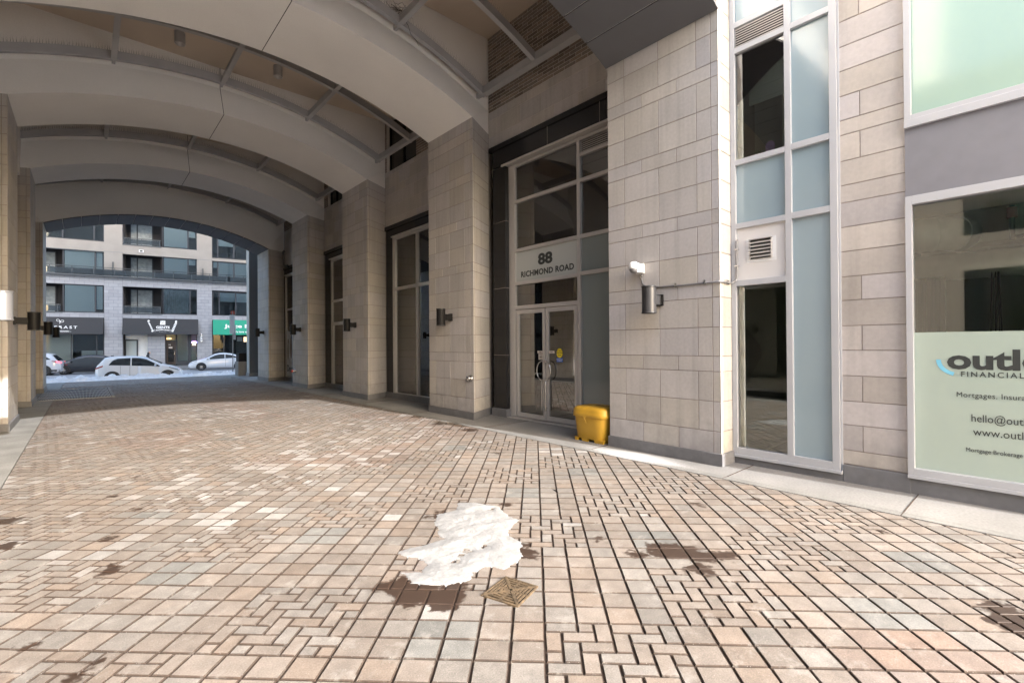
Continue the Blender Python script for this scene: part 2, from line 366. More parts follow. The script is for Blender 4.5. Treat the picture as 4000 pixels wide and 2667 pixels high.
# ---- brick + stone bay walls above openings
def brickrows(z0, z1, w_, ph=0.):
    r = []; z = z0; i = 0
    while z < z1-.02:
        off = [.0, .145][i % 2]+ph; js = []; x = off
        while x < w_: js.append(x) if x > .02 else None; x += .29
        r.append((z, min(z+.072, z1), js)); z += .072; i += 1
    return r
def brickcol():
    return random.choice([(.20, .165, .135), (.24, .2, .17), (.16, .13, .11), (.27, .22, .18), (.22, .19, .17)])
def bayWall(side, ya, yb, zh, brick_holes, ztop):
    xw = XW if side > 0 else XLW; t = .008
    m = MB(); segs = [(ya, yb, zh, 6.87)]
    zz = [(ya, yb)]
    m.box(xw+side*t, xw+side*.35, ya, yb, zh, 6.87)
    if brick_holes:
        h0, h1, hz0, hz1 = brick_holes
        m.box(xw+side*t, xw+side*.3, ya, h0, 6.87, ztop); m.box(xw+side*t, xw+side*.3, h1, yb, 6.87, ztop); m.box(xw+side*t, xw+side*.3, h0, h1, hz1, ztop)
    else: m.box(xw+side*t, xw+side*.3, ya, yb, 6.87, ztop)
    o = m.build('wall', 'bmortar', bld)
    b = MB(); W = yb-ya; rr = []; z = zh; i = 0; hs = [.27, .38, .22] if zh > 5.6 else [.2, .38, .38, .2, .38, .13]
    while z < 6.86:
        h = hs[i % len(hs)]; js = []; x = [.45, .2, .6][i % 3]
        while x < W: js.append(x); x += .62
        rr.append((z, min(z+h, 6.87), js)); z += h; i += 1
    clad(b, (xw+side*t, ya), (0, 1), W, rr, out=(-side, 0)); b.build('stone_facing', 'stone', o)
    b = MB()
    def bricks(y0, y1, z0, z1):
        for zz0, zz1, js in brickrows(z0, z1, y1-y0):
            js = [0]+js+[y1-y0]
            for a, c in zip(js[:-1], js[1:]):
                if c-a < .03: continue
                P = lambda y, z_, q: (xw+side*(t-q), y, z_)
                g = .008; A, C_ = y0+a+g, y0+c-g; p, r_ = zz0+g, zz1-g
                b.add([P(A, p, 0), P(C_, p, 0), P(C_, r_, 0), P(A, r_, 0), P(A, p, .008), P(C_, p, .008), P(C_, r_, .008), P(A, r_, .008)],
                      [(4, 5, 6, 7), (0, 1, 5, 4), (1, 2, 6, 5), (2, 3, 7, 6), (3, 0, 4, 7)], brickcol())
    if brick_holes:
        bricks(ya, h0, 6.87, ztop); bricks(h1, yb, 6.87, ztop)
    else: bricks(ya, yb, 6.87, ztop)
    b.build('brickwork', 'brick', o)
    if brick_holes:
        wn = MB()
        for (a, c, p, q_) in ((h0, h0+.05, 6.85, ztop), (h1-.05, h1, 6.85, ztop), (h0, h1, 6.85, 6.9), (h0+.85, h0+.9, 6.85, ztop)):
            wn.box(xw+side*.1, xw+side*.16, a, c, p, q_)
        wo = wn.build('window', 'black', bld); MB().box(xw+side*.13, xw+side*.14, h0, h1, 6.86, ztop).build('pane', 'glass_dk', wo)
        MB().box(xw+side*.9, xw+side*1.0, h0-.3, h1+.3, 6.5, 8.8).build('room_back', 'room', wo)
bayWall(1, 4.13, 8.49, 6.04, None, 8.6)
bayWall(1, 9.38, 13.55, 5.2, (11.7, 13.44, 6.87, 8.45), 8.45)
bayWall(1, 14.5, 18.59, 5.2, (16.75, 18.2, 6.87, 8.45), 8.45)
bayWall(1, 19.45, 23.63, 5.2, None, 8.45)
for (a, b_) in ((4.13, 8.5), (9.38, 13.55), (14.5, 18.59), (19.45, 23.63)): bayWall(-1, a, b_, 5.2, None, 8.5)

# ---- steel frames hung in the openings between arches
def steelframe(yf, yb, has_mid=True):
    """yf near side y, yb far side y"""
    ys = [yf, (yf+yb)/2, yb]
    m = MB(); x0, x1 = XC-4.13, XC+4.13
    def arc(y, w_=.10, h=.2):
        n = 36; pts = []
        for i in range(n+1):
            X = x0+(x1-x0)*i/n
            z = arcz(X, .84)
            pts += [(X, y-w_/2, z), (X, y+w_/2, z), (X, y+w_/2, z+.02), (X, y+.012, z+.02), (X, y+.012, z+h), (X, y-.012, z+h), (X, y-.012, z+.02), (X, y-w_/2, z+.02)]
        k = 8; fs = []
        for i in range(n):
            for j in range(k): fs.append((i*k+j, i*k+(j+1) % k, (i+1)*k+(j+1) % k, (i+1)*k+j))
        m.add(pts, fs)
    for y in ys: arc(y)
    for X in (XC-4.09, XC-2.045, XC, XC+2.045, XC+4.09):
        z = arcz(X, .84); e = .05
        m.box(X-e, X+e, ys[0]+.05, ys[2]-.05, z+.003, z+.024); m.box(X-.012, X+.012, ys[0], ys[2], z+.02, z+.2)
    for X in (XC-2.045, XC, XC+2.045, XC+4.09, XC-4.09):   # brackets tying to the arches
        z = arcz(X, .84)
        m.box(X-.03, X+.03, ys[0]-.22, ys[0]-.05, z-.004, z+.1); m.box(X-.03, X+.03, ys[2]+.05, ys[2]+.22, z-.004, z+.1)
    o = m.build('steel_frame', 'steel', bld)
    s = MB()   # bird spikes on the flanges
    for y in ys:
        X = x0
        while X < x1:
            z = arcz(X, .84)+.2
            for sg in (-1, 1):
                a = X+random.uniform(-.01, .01)
                s.add([(a-.0018, y, z), (a+.0018, y, z), (a+random.uniform(-.02, .02), y+sg*.05, z+.12)], [(0, 1, 2)])
            X += .045
    s.build('bird_spikes', 'black', o)
steelframe(5.0, 8.30); steelframe(9.62, 13.36); steelframe(14.72, 18.38); steelframe(19.65, 23.45)
# wall side rail of the first frame sits lower and proud
MB().box(6.60, 6.70, 5.0, 8.3, 7.12, 7.14).box(6.64, 6.665, 5.0, 8.3, 7.14, 7.33).build('edge_rail', 'steel', bld)

# ---- dropped rooms behind the bays
MB().box(6.95, 11.5, 2.95, 27, 6.0, 6.1).box(6.95, 11.5, 2.95, 27, -.08, -.02).build('room_floor', 'room', bld)
rb = MB(); rb.box(10.2, 10.3, 2.95, 27, -.05, 6.05)
for y in (2.92, 8.9, 14.0, 19.0, 24.2): rb.box(7.3, 10.3, y-.05, y+.05, -.05, 6.05)
rb.box(7.7, 7.95, 7.35, 7.6, 0, 6.0)
rb.build('partition', 'room', bld)
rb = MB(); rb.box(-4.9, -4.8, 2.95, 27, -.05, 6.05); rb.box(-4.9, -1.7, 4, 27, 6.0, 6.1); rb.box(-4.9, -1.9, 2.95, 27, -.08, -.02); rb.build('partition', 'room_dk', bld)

# ---- glazed bays on the right
def frame_bars(mb, x, bars, d=.09, pr=.02):
    for (ya, yb, za, zb) in bars: mb.box(x-pr, x+d, ya, yb, za, zb)
GX = XW+.10      # glazing plane
# bay between first and second pier : entrance
gr = MB(); gr.box(XW-.02, XW+.3, 7.90, 8.32, .17, 5.52); gr.box(XW-.02, XW+.3, 4.2, 8.32, 5.55, 6.0); gr.box(XW-.05, XW+.2, 4.2, 8.42, 5.93, 6.035)
gr.box(XW+.06, XW+.3, 4.2, 4.95, .17, 5.55)
go = gr.build('granite_surround', 'granite', bld)
gj = MB()
for z in (1.35, 2.83, 4.3): gj.box(XW-.0225, XW+.1, 7.895, 8.325, z, z+.008)
for y in (5.3, 6.6): gj.box(XW-.0225, XW-.01, y, y+.008, 5.55, 5.93)
gj.build('joint', 'mortar', go)
MB().box(XW-.06, XW+.3, 7.86, 8.36, -.02, .17).build('plinth', 'plinth', go)
wf = MB(); yL, yM, yR = 7.80, 5.90, 4.95
frame_bars(wf, GX, [(7.70, 7.80, .02, 5.5), (7.80, 7.895, .02, 5.55), (5.86, 5.94, .02, 5.5), (4.95, 5.02, .02, 5.5), (5.02, 5.86, .02, .12),
   (5.94, 7.70, 5.44, 5.5), (5.02, 5.86, 5.44, 5.5), (5.94, 7.70, 4.65, 4.72), (5.02, 5.86, 4.65, 4.72), (5.94, 7.7, 3.59, 3.66), (5.02, 5.86, 3.59, 3.66),
   (5.94, 7.7, 2.87, 2.94), (5.02, 5.86, 2.89, 2.96), (5.94, 7.7, 2.34, 2.42), (5.02, 5.86, 5.14, 5.2)])
wf.box(XW-.05, GX+.05, 4.95, 8.0, 5.505, 5.55)
wo = bevel(wf.build('window', 'alu', bld), .003); wo['label'] = 'tall aluminium entrance glazing with the house number 88'
MB().box(GX+.03, GX+.036, 5.94, 7.7, 4.72, 5.44).box(GX+.03, GX+.036, 5.02, 5.86, 4.72, 5.14).box(GX+.03, GX+.036, 5.94, 7.7, 3.66, 4.65).box(GX+.03, GX+.036, 5.02, 5.86, 3.66, 4.65).box(GX+.03, GX+.036, 5.94, 7.7, 2.42, 2.87).build('pane', 'glass', wo)
MB().box(GX+.025, GX+.04, 5.94, 7.7, 2.94, 3.59).build('number_panel', 'frost_light', wo)
MB().box(GX+.025, GX+.04, 5.02, 5.86, 2.96, 3.59).box(GX+.025, GX+.04, 5.02, 5.86, .12, 2.89).build('frosted_panel', 'frost_grey', wo)
lv = MB()
for i in range(6): z = 5.215+i*.037; lv.add([(GX-.01, 5.04, z), (GX-.01, 5.84, z), (GX+.04, 5.84, z+.028), (GX+.04, 5.04, z+.028)], [(0, 1, 2, 3)]); lv.box(GX-.012, GX-.004, 5.04, 5.84, z-.004, z+.008)
lv.build('louvre', 'alu', wo); MB().box(GX+.045, GX+.06, 5.02, 5.86, 5.2, 5.44).build('louvre_back', 'room_dk', wo)
R3 = (0, -1, 0); U3 = (0, 0, 1)
text('88', .31, (GX+.022, 7.03, 3.245), R3, U3, 'txt', wo, 'lettering', .0015, .012, fit=('88', .41))
text('RICHMOND ROAD', .165, (GX+.022, 7.56, 3.035), R3, U3, 'txt', wo, 'lettering', .0015, .0055, space=1.06, fit=('RICHMOND ROAD', 1.5))
def door(y0, y1, hinge):
    d = MB(); x0, x1 = GX-.005, GX+.05; z0, z1 = .03, 2.33
    d.box(x0, x1, y0, y0+.075, z0, z1); d.box(x0, x1, y1-.075, y1, z0, z1); d.box(x0, x1, y0+.075, y1-.075, z1-.085, z1); d.box(x0, x1, y0+.075, y1-.075, z0, z0+.095)
    o = bevel(d.build('door', 'alu', bld), .003)
    MB().box(GX+.02, GX+.028, y0+.075, y1-.075, z0+.095, z1-.085).build('pane', 'glass_hi', o)
    yc = y0 if hinge > 0 else y1; s = 1 if hinge > 0 else -1
    h = MB(); yb = yc+s*.045; n = 22
    pts = [(GX-.06, yb, .24)]+[(GX-.06, yb, .24+.62*i/5) for i in range(1, 6)]
    cyy, czz, rr = yc+s*.085, 1.05, .155
    for i in range(n+1):
        a = radians(-105+ (210)*i/n)
        pts.append((GX-.06, yc+s*.03+s*rr*cos(a)*1.0, czz+rr*1.25*sin(a)))
    h.tube(pts, .0125, 8)
    h.tube([(GX-.06, yb, .3), (GX, yb, .3)], .008, 6); h.tube([(GX-.06, yc+s*.02, czz+.19), (GX, yc+s*.02, czz+.19)], .008, 6)
    h.build('handle', 'chrome', o)
    return o
dl = door(6.82, 7.68, 1); dr = door(5.96, 6.80, -1)
M['paper'] = mat('paper_sticker', (.62, .55, .5), .6); M['yel'] = mat('yellow_sticker', (.8, .62, .02), .5); M['blue'] = mat('blue_sticker', (.03, .12, .5), .5)
def sticker(y0, y1, z0, z1, m, par, dx=0): return MB().box(GX+.0165-dx, GX+.0185-dx, y0, y1, z0, z1).build('sticker', m, par)
sticker(6.90, 7.06, 1.405, 1.455, 'paper', dl); text('Pull', .042, (GX+.0155, 7.01, 1.417), R3, U3, 'txt', dl, 'lettering', .0005, .001)
sticker(6.58, 6.74, 1.405, 1.455, 'paper', dr); text('Pull', .042, (GX+.0155, 6.69, 1.417), R3, U3, 'txt', dr, 'lettering', .0005, .001)
sticker(6.895, 7.03, 1.27, 1.395, 'paper', dl)
s = MB(); s.tube([(GX+.015, 6.962+.035*cos(a*pi/8), 1.325+.035*sin(a*pi/8)) for a in range(16)], .004, 5, closed=True); s.box(GX+.0135, GX+.016, 6.92, 7.01, 1.375, 1.382); s.box(GX+.0135, GX+.016, 6.945, 6.98, 1.315, 1.335); s.build('sticker_print', 'txt', dl)
s = MB(); s.add([(GX+.0155, 6.44+.078*cos(2*pi*k/28), 1.41+.095*sin(2*pi*k/28)) for k in range(28)], [tuple(range(28))]); s.build('sticker', 'yel', dr)
sticker(6.36, 6.52, 1.235, 1.315, 'blue', dr, .0005)
text('AUTOMATIC', .024, (GX+.0145, 6.44, 1.452), R3, U3, 'txt', dr, 'lettering', .0004, .0006, 'CENTER'); text('CAUTION', .036, (GX+.0145, 6.44, 1.405), R3, U3, 'txt', dr, 'lettering', .0004, .001, 'CENTER')
text('DOOR', .026, (GX+.0145, 6.44, 1.36), R3, U3, 'txt', dr, 'lettering', .0004, .0006, 'CENTER'); text('ACTIVATE SWITCH', .019, (GX+.0135, 6.44, 1.28), R3, U3, 'txtw', dr, 'lettering', .0004, .0005, 'CENTER'); text('TO OPERATE', .019, (GX+.0135, 6.44, 1.253), R3, U3, 'txtw', dr, 'lettering', .0004, .0005, 'CENTER')
MB().box(XW-.03, GX+.1, 4.95, 7.9, -.01, .015).build('threshold', 'alu', bld)
# lobby: ceiling drum lights (unlit), stair bulkhead
lb = MB(); lb.box(7.1, 10.2, 3.0, 8.85, 5.58, 5.68); lb.box(9.4, 10.2, 3.0, 8.85, 4.6, 5.6); lb.box(7.2, 10.2, 3.0, 8.85, 2.97, 3.25); lb.build('lobby_ceiling', 'room_lt', bld)
lb = MB(); lb.add([(9.0, 8.8, 5.4), (9.0, 4, 4.0), (10.1, 4, 4.0), (10.1, 8.8, 5.4), (9.0, 8.8, 5.1), (9.0, 4, 3.7), (10.1, 4, 3.7), (10.1, 8.8, 5.1)], [(0, 1, 2, 3), (4, 5, 6, 7), (0, 1, 5, 4), (2, 3, 7, 6), (1, 2, 6, 5), (0, 3, 7, 4)]); lb.build('stair_flight', 'room_dk', bld)
lb = MB()
for (x, y) in ((7.7, 6.4), (7.6, 5.5), (8.2, 5.2), (8.3, 7.2)): lb.cyl((x, y), .17, 5.42, 5.58, 28)
lb.build('ceiling_drum', 'white', bld)

GB = XW+.03
def bay_window(y_hi, frame, bars, panes, pil, zh=5.2, lab=None):
    g = MB(); g.box(XW+.0, XW+.3, pil[0], pil[1], .17, 4.86); g.box(XW+.0, XW+.3, y_hi-3.9, pil[1], 4.86, 5.1); g.box(XW-.04, XW+.2, y_hi-3.9, pil[1]+.1, 5.08, 5.195)
    g.build('granite_surround', 'granite', bld)
    MB().box(XW-.03, XW+.2, y_hi-4.0, pil[1]+.05, -.02, .16).build('plinth', 'plinth', bld)
    w_ = MB(); frame_bars(w_, GB, bars); w_.box(XW-.03, GB+.05, bars[-1][0], frame[1]+.1, 4.82, 4.86); o = bevel(w_.build('window', 'alu', bld), .003)
    p = MB()
    for (a, b_, c, d) in panes: p.box(GB+.03, GB+.036, a, b_, c, d)
    p.build('pane', 'glass', o)
    if lab: o['label'] = lab
    return o
bay_window(13.5, (10.3, 13.05), [(12.97, 13.05, .1, 4.82), (13.05, 13.12, .1, 4.82), (11.67, 11.77, .17, 4.74), (10.3, 12.97, 4.74, 4.82), (10.3, 12.97, 3.22, 3.31), (10.3, 12.97, .1, .18), (10.2, 10.3, .1, 4.8)],
   [(10.3, 11.67, .18, 3.22), (11.77, 12.97, .18, 3.22), (10.3, 11.67, 3.31, 4.74), (11.77, 12.97, 3.31, 4.74)], (13.12, 13.5))
M['lit'] = mat('lit_downlight', (1, .9, .7), .5, emit=(1, .8, .5), es=6)
MB().cyl((7.5, 12.3), .05, 4.55, 4.56, 16).build('lit_downlight', 'lit', bld); MB().cyl((7.5, 12.3), .07, 4.561, 4.7, 16).box(7.1, 10.2, 9, 13.9, 4.7, 4.78).build('room_ceiling', 'room_lt', bld)
cw = MB(); cw.box(7.35, 7.6, 12.5, 12.75, 0, 5.9); cw.build('column', 'room_lt', bld)
o3 = bay_window(18.5, (15.3, 17.98), [(17.88, 17.98, .02, 4.82), (16.7, 16.8, .02, 4.82), (15.4, 17.88, 4.74, 4.82), (15.4, 17.88, 3.2, 3.28), (16.8, 17.88, 2.34, 2.46), (16.8, 17.88, .02, .14), (17.79, 17.88, .14, 2.34), (15.3, 15.4, .02, 4.8)],
   [(15.4, 16.7, .14, 3.2), (16.8, 17.88, 2.46, 3.2), (16.8, 17.88, .14, 2.34), (15.4, 17.88, 3.28, 4.74)], (17.98, 18.5))
o4 = bay_window(23.6, (20.5, 23.9), [(23.44, 23.52, .1, 4.82), (22.2, 22.3, .17, 4.74), (20.5, 23.44, 4.74, 4.82), (20.5, 23.44, 3.2, 3.28), (20.5, 23.44, .1, .18), (20.4, 20.5, .1, 4.8)],
   [(20.5, 22.2, .18, 3.2), (22.1, 23.44, .18, 3.2), (20.5, 23.44, 3.28, 4.74)], (23.52, 23.63))
M['poster'] = mat('pale_window_poster', (.58, .64, .7), .4, n=((2.5, .25, 3),)); M['navy'] = mat('navy_print', (.03, .06, .13), .5); M['skinprint'] = mat('poster_print_tone', (.22, .2, .2), .5)
pm = MB(); n = 14
arc_pts = [(GB+.015, 22.31, .2), (GB+.015, 23.43, .2), (GB+.015, 23.43, 2.5)]+[(GB+.015, 22.87+.56*cos(pi*k/n), 2.5-.28*sin(pi*k/n)) for k in range(1, n)]+[(GB+.015, 22.31, 2.5)]
pm.add(arc_pts, [tuple(range(len(arc_pts)))]); po = pm.build('poster', 'poster', o4)
text('Dental', .42, (GB+.012, 23.38, .42), R3, U3, 'navy', o4, 'lettering', .001, .008)
for (cy_, cz_, ry, rz, mm) in ((23.22, 1.35, .14, .4, 'frost_light'), (23.2, 1.78, .09, .13, 'skinprint'), (22.78, 1.5, .16, .5, 'skinprint'), (22.74, 2.0, .08, .12, 'navy')):
    e = MB(); e.add([(GB+.0125-.0003*random.random(), cy_+ry*cos(2*pi*k/18), cz_+rz*sin(2*pi*k/18)) for k in range(18)], [tuple(range(18))]); e.build('poster_figure', mm, o4)
# left side bays: dark glazing
for (a, b_) in ((4.2, 8.4), (9.45, 13.5), (14.55, 18.5), (19.5, 23.55)):
    g = MB(); x0 = XLW-.1; g.box(x0-.2, XLW+.0, b_-.35, b_, .15, 5.2); g.box(x0-.2, XLW, a, a+.35, .15, 5.2); g.box(x0-.2, XLW, a+.35, b_-.35, 4.8, 5.2); g.box(x0-.2, XLW+.02, a, b_, -.02, .15)
    g.build('granite_surround', 'granite', bld)
    w_ = MB()
    for y in (a+.35, (a+b_)/2-.04, b_-.43): w_.box(x0-.05, x0+.03, y, y+.08, .15, 4.8)
    for z in (.15, 3.2, 4.72): w_.box(x0-.05, x0+.02, a+.43, b_-.43, z, z+.08)
    o = w_.build('window', 'alu', bld); MB().box(x0-.02, x0-.014, a+.35, b_-.35, .15, 4.8).build('pane', 'glass', o)
e = MB()
for (cy_, cz_, ry, rz) in ((6.2, 1.2, .45, .9), (6.9, .9, .3, .5)):
    e.add([(XLW-.115, cy_+ry*cos(2*pi*k/18)*(1+.3*sin(5*k)), cz_+rz*sin(2*pi*k/18)) for k in range(18)], [tuple(range(18))])
e.build('poster_figure', 'skinprint', bld)

# ---- outer facade to the right (X = 6.5)
def rf_room():
    b = MB(); b.box(6.62, 11, -.46, 2.75, 3.28, 3.4); b.build('slab', 'rconc', bld)
    b = MB(); b.box(9.0, 9.1, -.5, 2.75, 0, 3.3); b.box(6.7, 9, -.5, -.46, 0, 3.3); b.box(6.62, 9, 2.7, 2.8, 0, 3.3); b.build('room_wall', 'room_gr', bld)
    b = MB(); b.box(6.62, 9, 1.2, 1.3, 0, 3.3); b.build('room_wall', 'darkgr', bld)
    b = MB(); b.box(6.62, 9.5, -.46, 2.75, .0, .05); b.build('room_floor', 'room', bld)
    b = MB(); b.box(8.2, 8.3, -.5, 2.75, 3.5, 7); b.box(6.65, 8.2, 1.25, 1.32, 3.4, 7); b.box(6.65, 8.2, -.5, 2.8, 6.3, 6.4); b.build('room_wall', 'room_lt', bld)
rf_room()
# window strip
fx0, fx1 = XR-.045, XR+.06
sb = MB()
def bar(ya, yb, za, zb, x0=fx0, x1=fx1): sb.box(x0, x1, ya, yb, za, zb)
bar(2.745, 2.805, .12, 7); bar(2.07, 2.14, .2, 7); bar(1.59, 1.665, .12, 7); bar(1.57, 1.588, .1, 7, XR-.01)
bar(1.665, 2.745, .12, .21)
for z0, z1 in ((2.345, 2.42), (3.105, 3.175), (3.95, 4.02), (5.44, 5.51), (5.78, 5.855)): bar(2.14, 2.745, z0, z1)
for z0, z1 in ((3.11, 3.185), (3.955, 4.03), (5.44, 5.51)): bar(1.665, 2.07, z0, z1)
sb.box(XR-.06, XR+.05, 1.57, 2.81, .085, .12)
so = bevel(sb.build('window', 'white_alu', bld), .003); so['label'] = 'narrow white framed window strip with blue frosted panes'
gx = XR+.0
def pane(ya, yb, za, zb, m, nm='pane', dx=0): return MB().box(gx+dx, gx+.008+dx, ya, yb, za, zb).build(nm, m, so)
pane(2.14, 2.745, .21, 2.345, 'glass'); pane(2.14, 2.745, 4.02, 5.44, 'glass')
pane(1.665, 2.07, .21, 3.11, 'frost_blue', 'frosted_panel'); pane(1.665, 2.07, 3.185, 3.955, 'frost_blue', 'frosted_panel'); pane(1.665, 2.07, 4.03, 5.44, 'frost_blue', 'frosted_panel')
pane(1.665, 2.07, 5.51, 7, 'frost_blue', 'frosted_panel'); pane(2.14, 2.745, 5.855, 7, 'frost_blue', 'frosted_panel'); pane(2.14, 2.745, 3.175, 3.95, 'frost_blue', 'frosted_panel')
pane(2.14, 2.745, 2.42, 3.105, 'panel_white', 'vent_panel', -.01)
lv = MB(); lv.box(gx-.014, gx-.008, 2.26, 2.62, 2.635, 2.945); lv.build('vent_plate', 'white', so)
lv = MB()
for i in range(5):
    z = 2.70+i*.045; lv.add([(gx-.05, 2.31, z), (gx-.05, 2.565, z), (gx-.014, 2.565, z+.03), (gx-.014, 2.31, z+.03)], [(0, 1, 2, 3)]); lv.box(gx-.052, gx-.048, 2.31, 2.565, z-.004, z+.012)
lv.box(gx-.05, gx-.014, 2.30, 2.31, 2.68, 2.93); lv.box(gx-.05, gx-.014, 2.565, 2.575, 2.68, 2.93); lv.box(gx-.06, gx-.014, 2.30, 2.575, 2.925, 2.935)
lv.build('vent_louvre', 'alu', so); MB().box(gx-.016, gx-.0145, 2.31, 2.565, 2.68, 2.925).build('vent_back', 'room_dk', so)
lv = MB()
for i in range(8): z = 5.525+i*.032; lv.add([(gx-.03, 2.15, z), (gx-.03, 2.735, z), (gx+.02, 2.735, z+.026), (gx+.02, 2.15, z+.026)], [(0, 1, 2, 3)]); lv.box(gx-.032, gx-.028, 2.15, 2.735, z-.003, z+.006)
lv.build('louvre', 'alu', so); MB().box(gx+.022, gx+.03, 2.14, 2.745, 5.51, 5.78).build('louvre_back', 'room_dk', so)
# roller blind, toys on the sill inside upper pane
MB().box(gx+.12, gx+.13, 2.16, 2.62, 4.75, 5.2).build('blind', 'frost_light', so)
M['purple'] = mat('purple_card', (.6, .35, .85), .6); M['greenp'] = mat('leafy_green', (.07, .2, .03), .7)
t = MB(); t.add([(gx+.1, 2.36+.055*cos(2*pi*k/20)*(1+.25*sin(2*pi*k/20)), 4.1+.1*sin(2*pi*k/20)) for k in range(20)]+[(gx+.112, 2.36+.055*cos(2*pi*k/20)*(1+.25*sin(2*pi*k/20)), 4.1+.1*sin(2*pi*k/20)) for k in range(20)], [tuple(range(20)), tuple(range(20, 40))]+[(k, (k+1) % 20, 20+(k+1) % 20, 20+k) for k in range(20)])
tag(t.build('cardboard_cutout', 'purple'), 'purple cat shaped cutout standing on the upper window sill', 'ornament')
t = MB()
for i in range(26):
    a = random.uniform(0, 6.3); r = random.uniform(.01, .04); z = random.uniform(4.04, 4.12); x, y = gx+.09+r*cos(a), 2.5+r*sin(a); t.add([(x, y, z), (x+.012, y+.008, z+.02), (x-.006, y+.016, z+.018)], [(0, 1, 2)])
t.cyl((gx+.09, 2.5), .03, 3.97, 4.04, 12)
tag(t.build('potted_plant', 'greenp'), 'tiny green potted plant on the upper window sill beside the purple cutout', 'plant')
MB().box(6.53, 6.95, 1.66, 2.75, 3.9, 3.97).build('sill', 'white', so)
MB().box(XR-.03, XR+.3, 1.57, 2.8, -.02, .085).build('plinth', 'plinth', bld)
# stone pier of the outer facade
m = MB(); m.box(XR+.006, XR+.3, .985, 1.57, 0, 7.2); sp_ = m.build('pier', 'mortar', bld); sp_['label'] = 'narrow stone pier between the window strip and the big shop window'
zz = [.2, .36, .65, .92, 1.21, 1.5, 1.78, 2.07, 2.34, 2.63, 2.91, 3.19, 3.39, 3.67, 3.97, 4.14, 4.42, 4.71, 4.99, 5.28, 5.57, 5.86, 6.15, 6.44, 6.73]
b = MB(); clad(b, (XR+.006, .985), (0, 1), .585, [(zz[i], zz[i+1], [] if i in (0, 2, 6, 8+1, 11, 14, 17) or i % 2 == 0 else [.395]) for i in range(len(zz)-1)], out=(-1, 0), v=.07, base=(.445, .41, .39)); b.build('stone_facing', 'stone', sp_)
bevel(MB().box(XR-.03, XR+.3, .965, 1.565, -.02, .195).build('plinth', 'plinth', sp_), .004)
# big windows
bw = MB()
for (ya, yb, za, zb) in ((.93, .985, .2, 3.12), (-.5, .93, 3.03, 3.12), (-.5, .93, .2, .27)): bw.box(fx0, fx1, ya, yb, za, zb)
bw.box(XR-.055, XR+.04, -.5, .985, .165, .2)
bo = bevel(bw.build('window', 'white_alu', bld), .003); bo['label'] = 'big shop window with frosted lower film and dark lettering'
MB().box(gx+.03, gx+.038, -.5, .93, .27, 3.03).build('pane', 'glass', bo)
MB().box(gx+.022, gx+.025, -.5, .93, .27, 1.69).build('etched_film', 'film', bo)
uw = MB()
for (ya, yb, za, zb) in ((.93, .985, 3.92, 7), (-.5, .93, 3.92, 3.97)): uw.box(fx0, fx1, ya, yb, za, zb)
uw.box(XR-.06, XR+.04, -.5, .985, 3.84, 3.92)
uo = bevel(uw.build('window', 'white_alu', bld), .003); uo['label'] = 'upper shop window with bright frosted glass'
MB().box(gx+.03, gx+.038, -.5, .93, 3.97, 7).build('pane', 'film2', uo)
MB().box(XR-.02, XR+.2, -.5, .985, 3.12, 3.84).build('spandrel_panel', 'spandrel', bld)
MB().box(XR-.02, XR+.2, -.5, .965, -.02, .165).build('plinth', 'plinth', bld)
# end wall of the facade (outside the photo)
m = MB(); m.box(XR, 11.5, -.75, -.5, 0, 7.1); ew = m.build('end_wall', 'mortar', bld); b = MB(); clad(b, (XR, -.75), (1, 0), 5, [(.15+.38*i, .53+.38*i, [.7, 1.5, 2.3, 3.1, 3.9] if i % 2 else [.3, 1.1, 1.9, 2.7, 3.5, 4.3]) for i in range(18)], out=(0, -1)); clad(b, (XR, -.75), (0, 1), .25, [(.15+.38*i, .53+.38*i, []) for i in range(18)], out=(-1, 0)); b.build('stone_facing', 'stone', ew)
# window lettering
def wt(s_, size, y, z, bold=0., **k): return text(s_, size, (gx+.0195, y, z), R3, U3, 'txt', bo, 'lettering', .0008, bold, **k)
wt('outlook', .265, .675, 1.325, .009, fit=('outl', .51)); wt('FINANCIAL', .072, .575, 1.245, .0008, space=1.35, fit=('FINANCIAL', .43))
wt('Mortgages. Insurance.', .072, .61, 1.04, .0, space=1.05, fit=('Mortgages. Insur', .445)); wt('hello@outlook', .105, .505, .805, .0, fit=('hello@out', .35)); wt('www.outlook', .105, .49, .672, .0, fit=('www.out', .325)); wt('Mortgage Brokerage', .058, .545, .505, .0, fit=('Mortgage Brokerage', .385))
M['cyan'] = mat('light_blue_arc', (.2, .55, .75), .5)
am = MB(); n = 12
for i in range(n):
    a0, a1 = radians(180+75*i/n), radians(180+75*(i+1)/n); cy2, cz2 = .585, 1.41
    P = lambda a, r: (gx+.0195, cy2-r*cos(a)*1.05, cz2+r*sin(a))
    am.add([P(a0, .13), P(a1, .13), P(a1, .165), P(a0, .165)], [(0, 1, 2, 3)])
am.build('arc_logo', 'cyan', bo)
